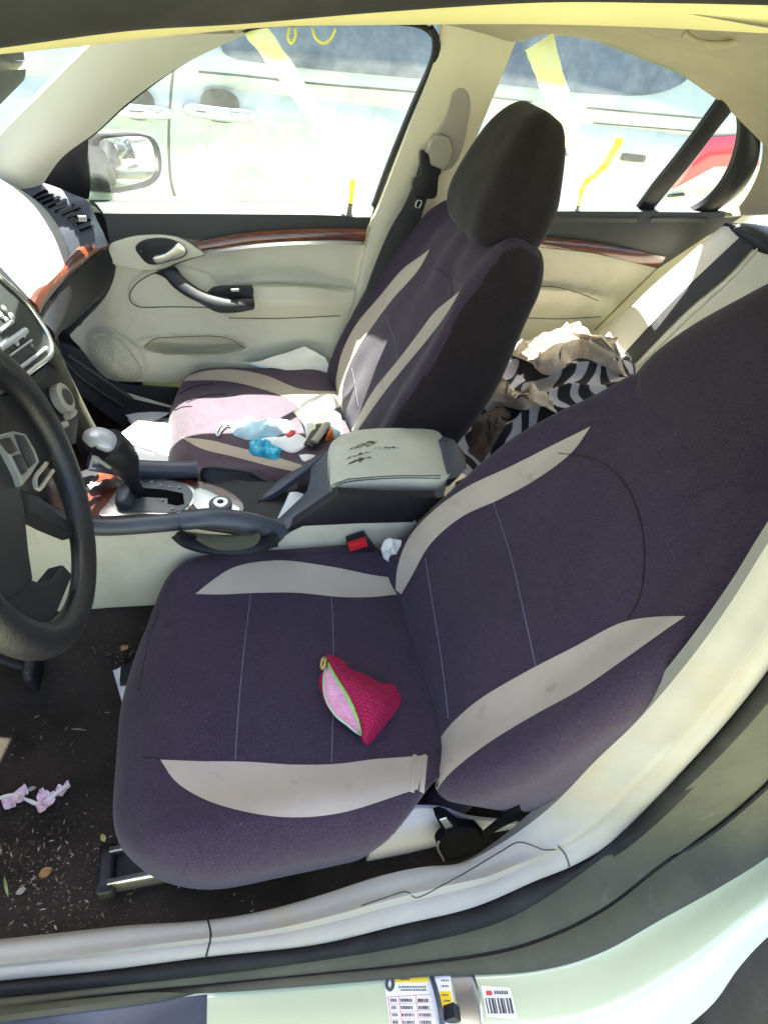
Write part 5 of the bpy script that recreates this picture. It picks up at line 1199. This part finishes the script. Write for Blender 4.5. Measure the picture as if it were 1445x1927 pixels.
def vpoly(name, pts, mat, parent, n=60, m=14, off=.004):
    """patch between a lower traced edge and a level top on the van side"""
    lo = [vh(x, y, off) for x, y in spx(pts, n)]; V = []
    for p in lo:
        for j in range(m):
            z = lerp(p.z, max(p.z+.01, 1.62), j/(m-1)); V.append(Vector((p.x+.10*(z-p.z), VY+.20*sm(1.08, 1.78, z)-off, z)))
    return mesh(name, V, grid_faces(n, m), mat, parent)
vpoly('window', [(414, 78), (420, 98), (440, 110), (473, 116), (598, 131), (720, 142), (800, 148), (812, 146)], m_tint, van)
vpoly('window', [(838, 100), (842, 148), (880, 154), (931, 158), (1071, 173), (1180, 180), (1222, 178), (1260, 168), (1290, 150), (1300, 130)], m_tint, van)
def vline(pts, r=.004, mat=m_rubgrey, name='body_line'): tube(name, [vh(x, y, .001) for x, y in spx(pts, 20)], r, mat, van, n=20, m=6)
vline([(374, 135), (460, 143), (600, 158), (720, 168), (790, 174)], .003)
vline([(1104, 203), (1200, 212), (1327, 223)], .003)
vline([(1116, 231), (1200, 238), (1312, 247)], .0025)
vline([(925, 183), (1000, 192)], .002)
vline([(330, 100), (322, 180), (318, 260), (322, 340), (330, 372)], .004)
def handle(x, y, s):
    c = vh(x, y, .0)
    h = rbox('door_handle', c+Vector((0, -.022, -.004)), (.115*s, .016, .020), (.04, .014, .017), m_chrome, van, res=(14, 6, 6), deform=lambda o, p: Vector((o.x, o.y+.012*(o.x/.085)**2, o.z)))
    # recess plate behind the grip
    rbox('handle_recess', c+Vector((0, -.002, .012)), (.060*s, .008, .045), (.05, .006, .04), m_rubgrey, h, res=(12, 3, 10))
handle(415, 208, 1.0); handle(258, 203, .9)
for x0, x1, y in ((1038, 1072, 285), (1167, 1214, 297)):
    p, q_ = vh(x0, y, .0), vh(x1, y, .0); rbox('rail_slot', (p+q_)/2+Vector((0, -.001, 0)), ((q_.x-p.x)/2, .006, .012), (.008, .004, .008), m_rubgrey, van, res=(6, 3, 4))
m_lampred = M('tail_lamp_red', (.62, .03, .05), .15, coat=1, bstr=.1); m_lampw = M('tail_lamp_clear', (.55, .52, .44), .2, coat=1, bstr=.1)
def vpatch(name, pts, mat, parent=None, off=.012):
    return panel(name, [vh(x, y, off) for x, y in pts], .015, mat, parent or van, bevel=.003)
tlm = vpatch('tail_lamp', [(1318, 262), (1420, 250), (1425, 310), (1340, 312), (1262, 352), (1268, 330)], m_lampred)
vpatch('lamp_reverse', [(1340, 312), (1425, 310), (1425, 356), (1300, 356), (1262, 354)], m_lampw, tlm)
lmark = vpatch('badge_line', [(1255, 366), (1285, 363), (1285, 367), (1255, 370)], m_rubgrey)
# dark dirt specks and streaks on the flank
for i, (x, y, h_) in enumerate([(520, 222, 26), (545, 215, 30), (555, 232, 22), (640, 222, 24), (655, 224, 26), (668, 228, 20), (700, 214, 20), (460, 262, 30)]):
    tube('dirt_streak', [vh(x, y-h_*.5, .001), vh(x+1, y+h_*.5, .001)], .008, M('grime', (.40, .42, .38), .8, var=.2), van, n=6, m=6, flat=(1, .15)) if i in (3, 4) else None
for xw in (-1.35, 1.45):
    ty = tube('wheel', [Vector((xw, VY+.02, .34)), Vector((xw, VY+.22, .34))], .34, m_rubber, van, n=4, m=40)
    disc('rim', Vector((xw, VY+.018, .34)), (0, -1, 0), .20, .012, m_silver, ty)
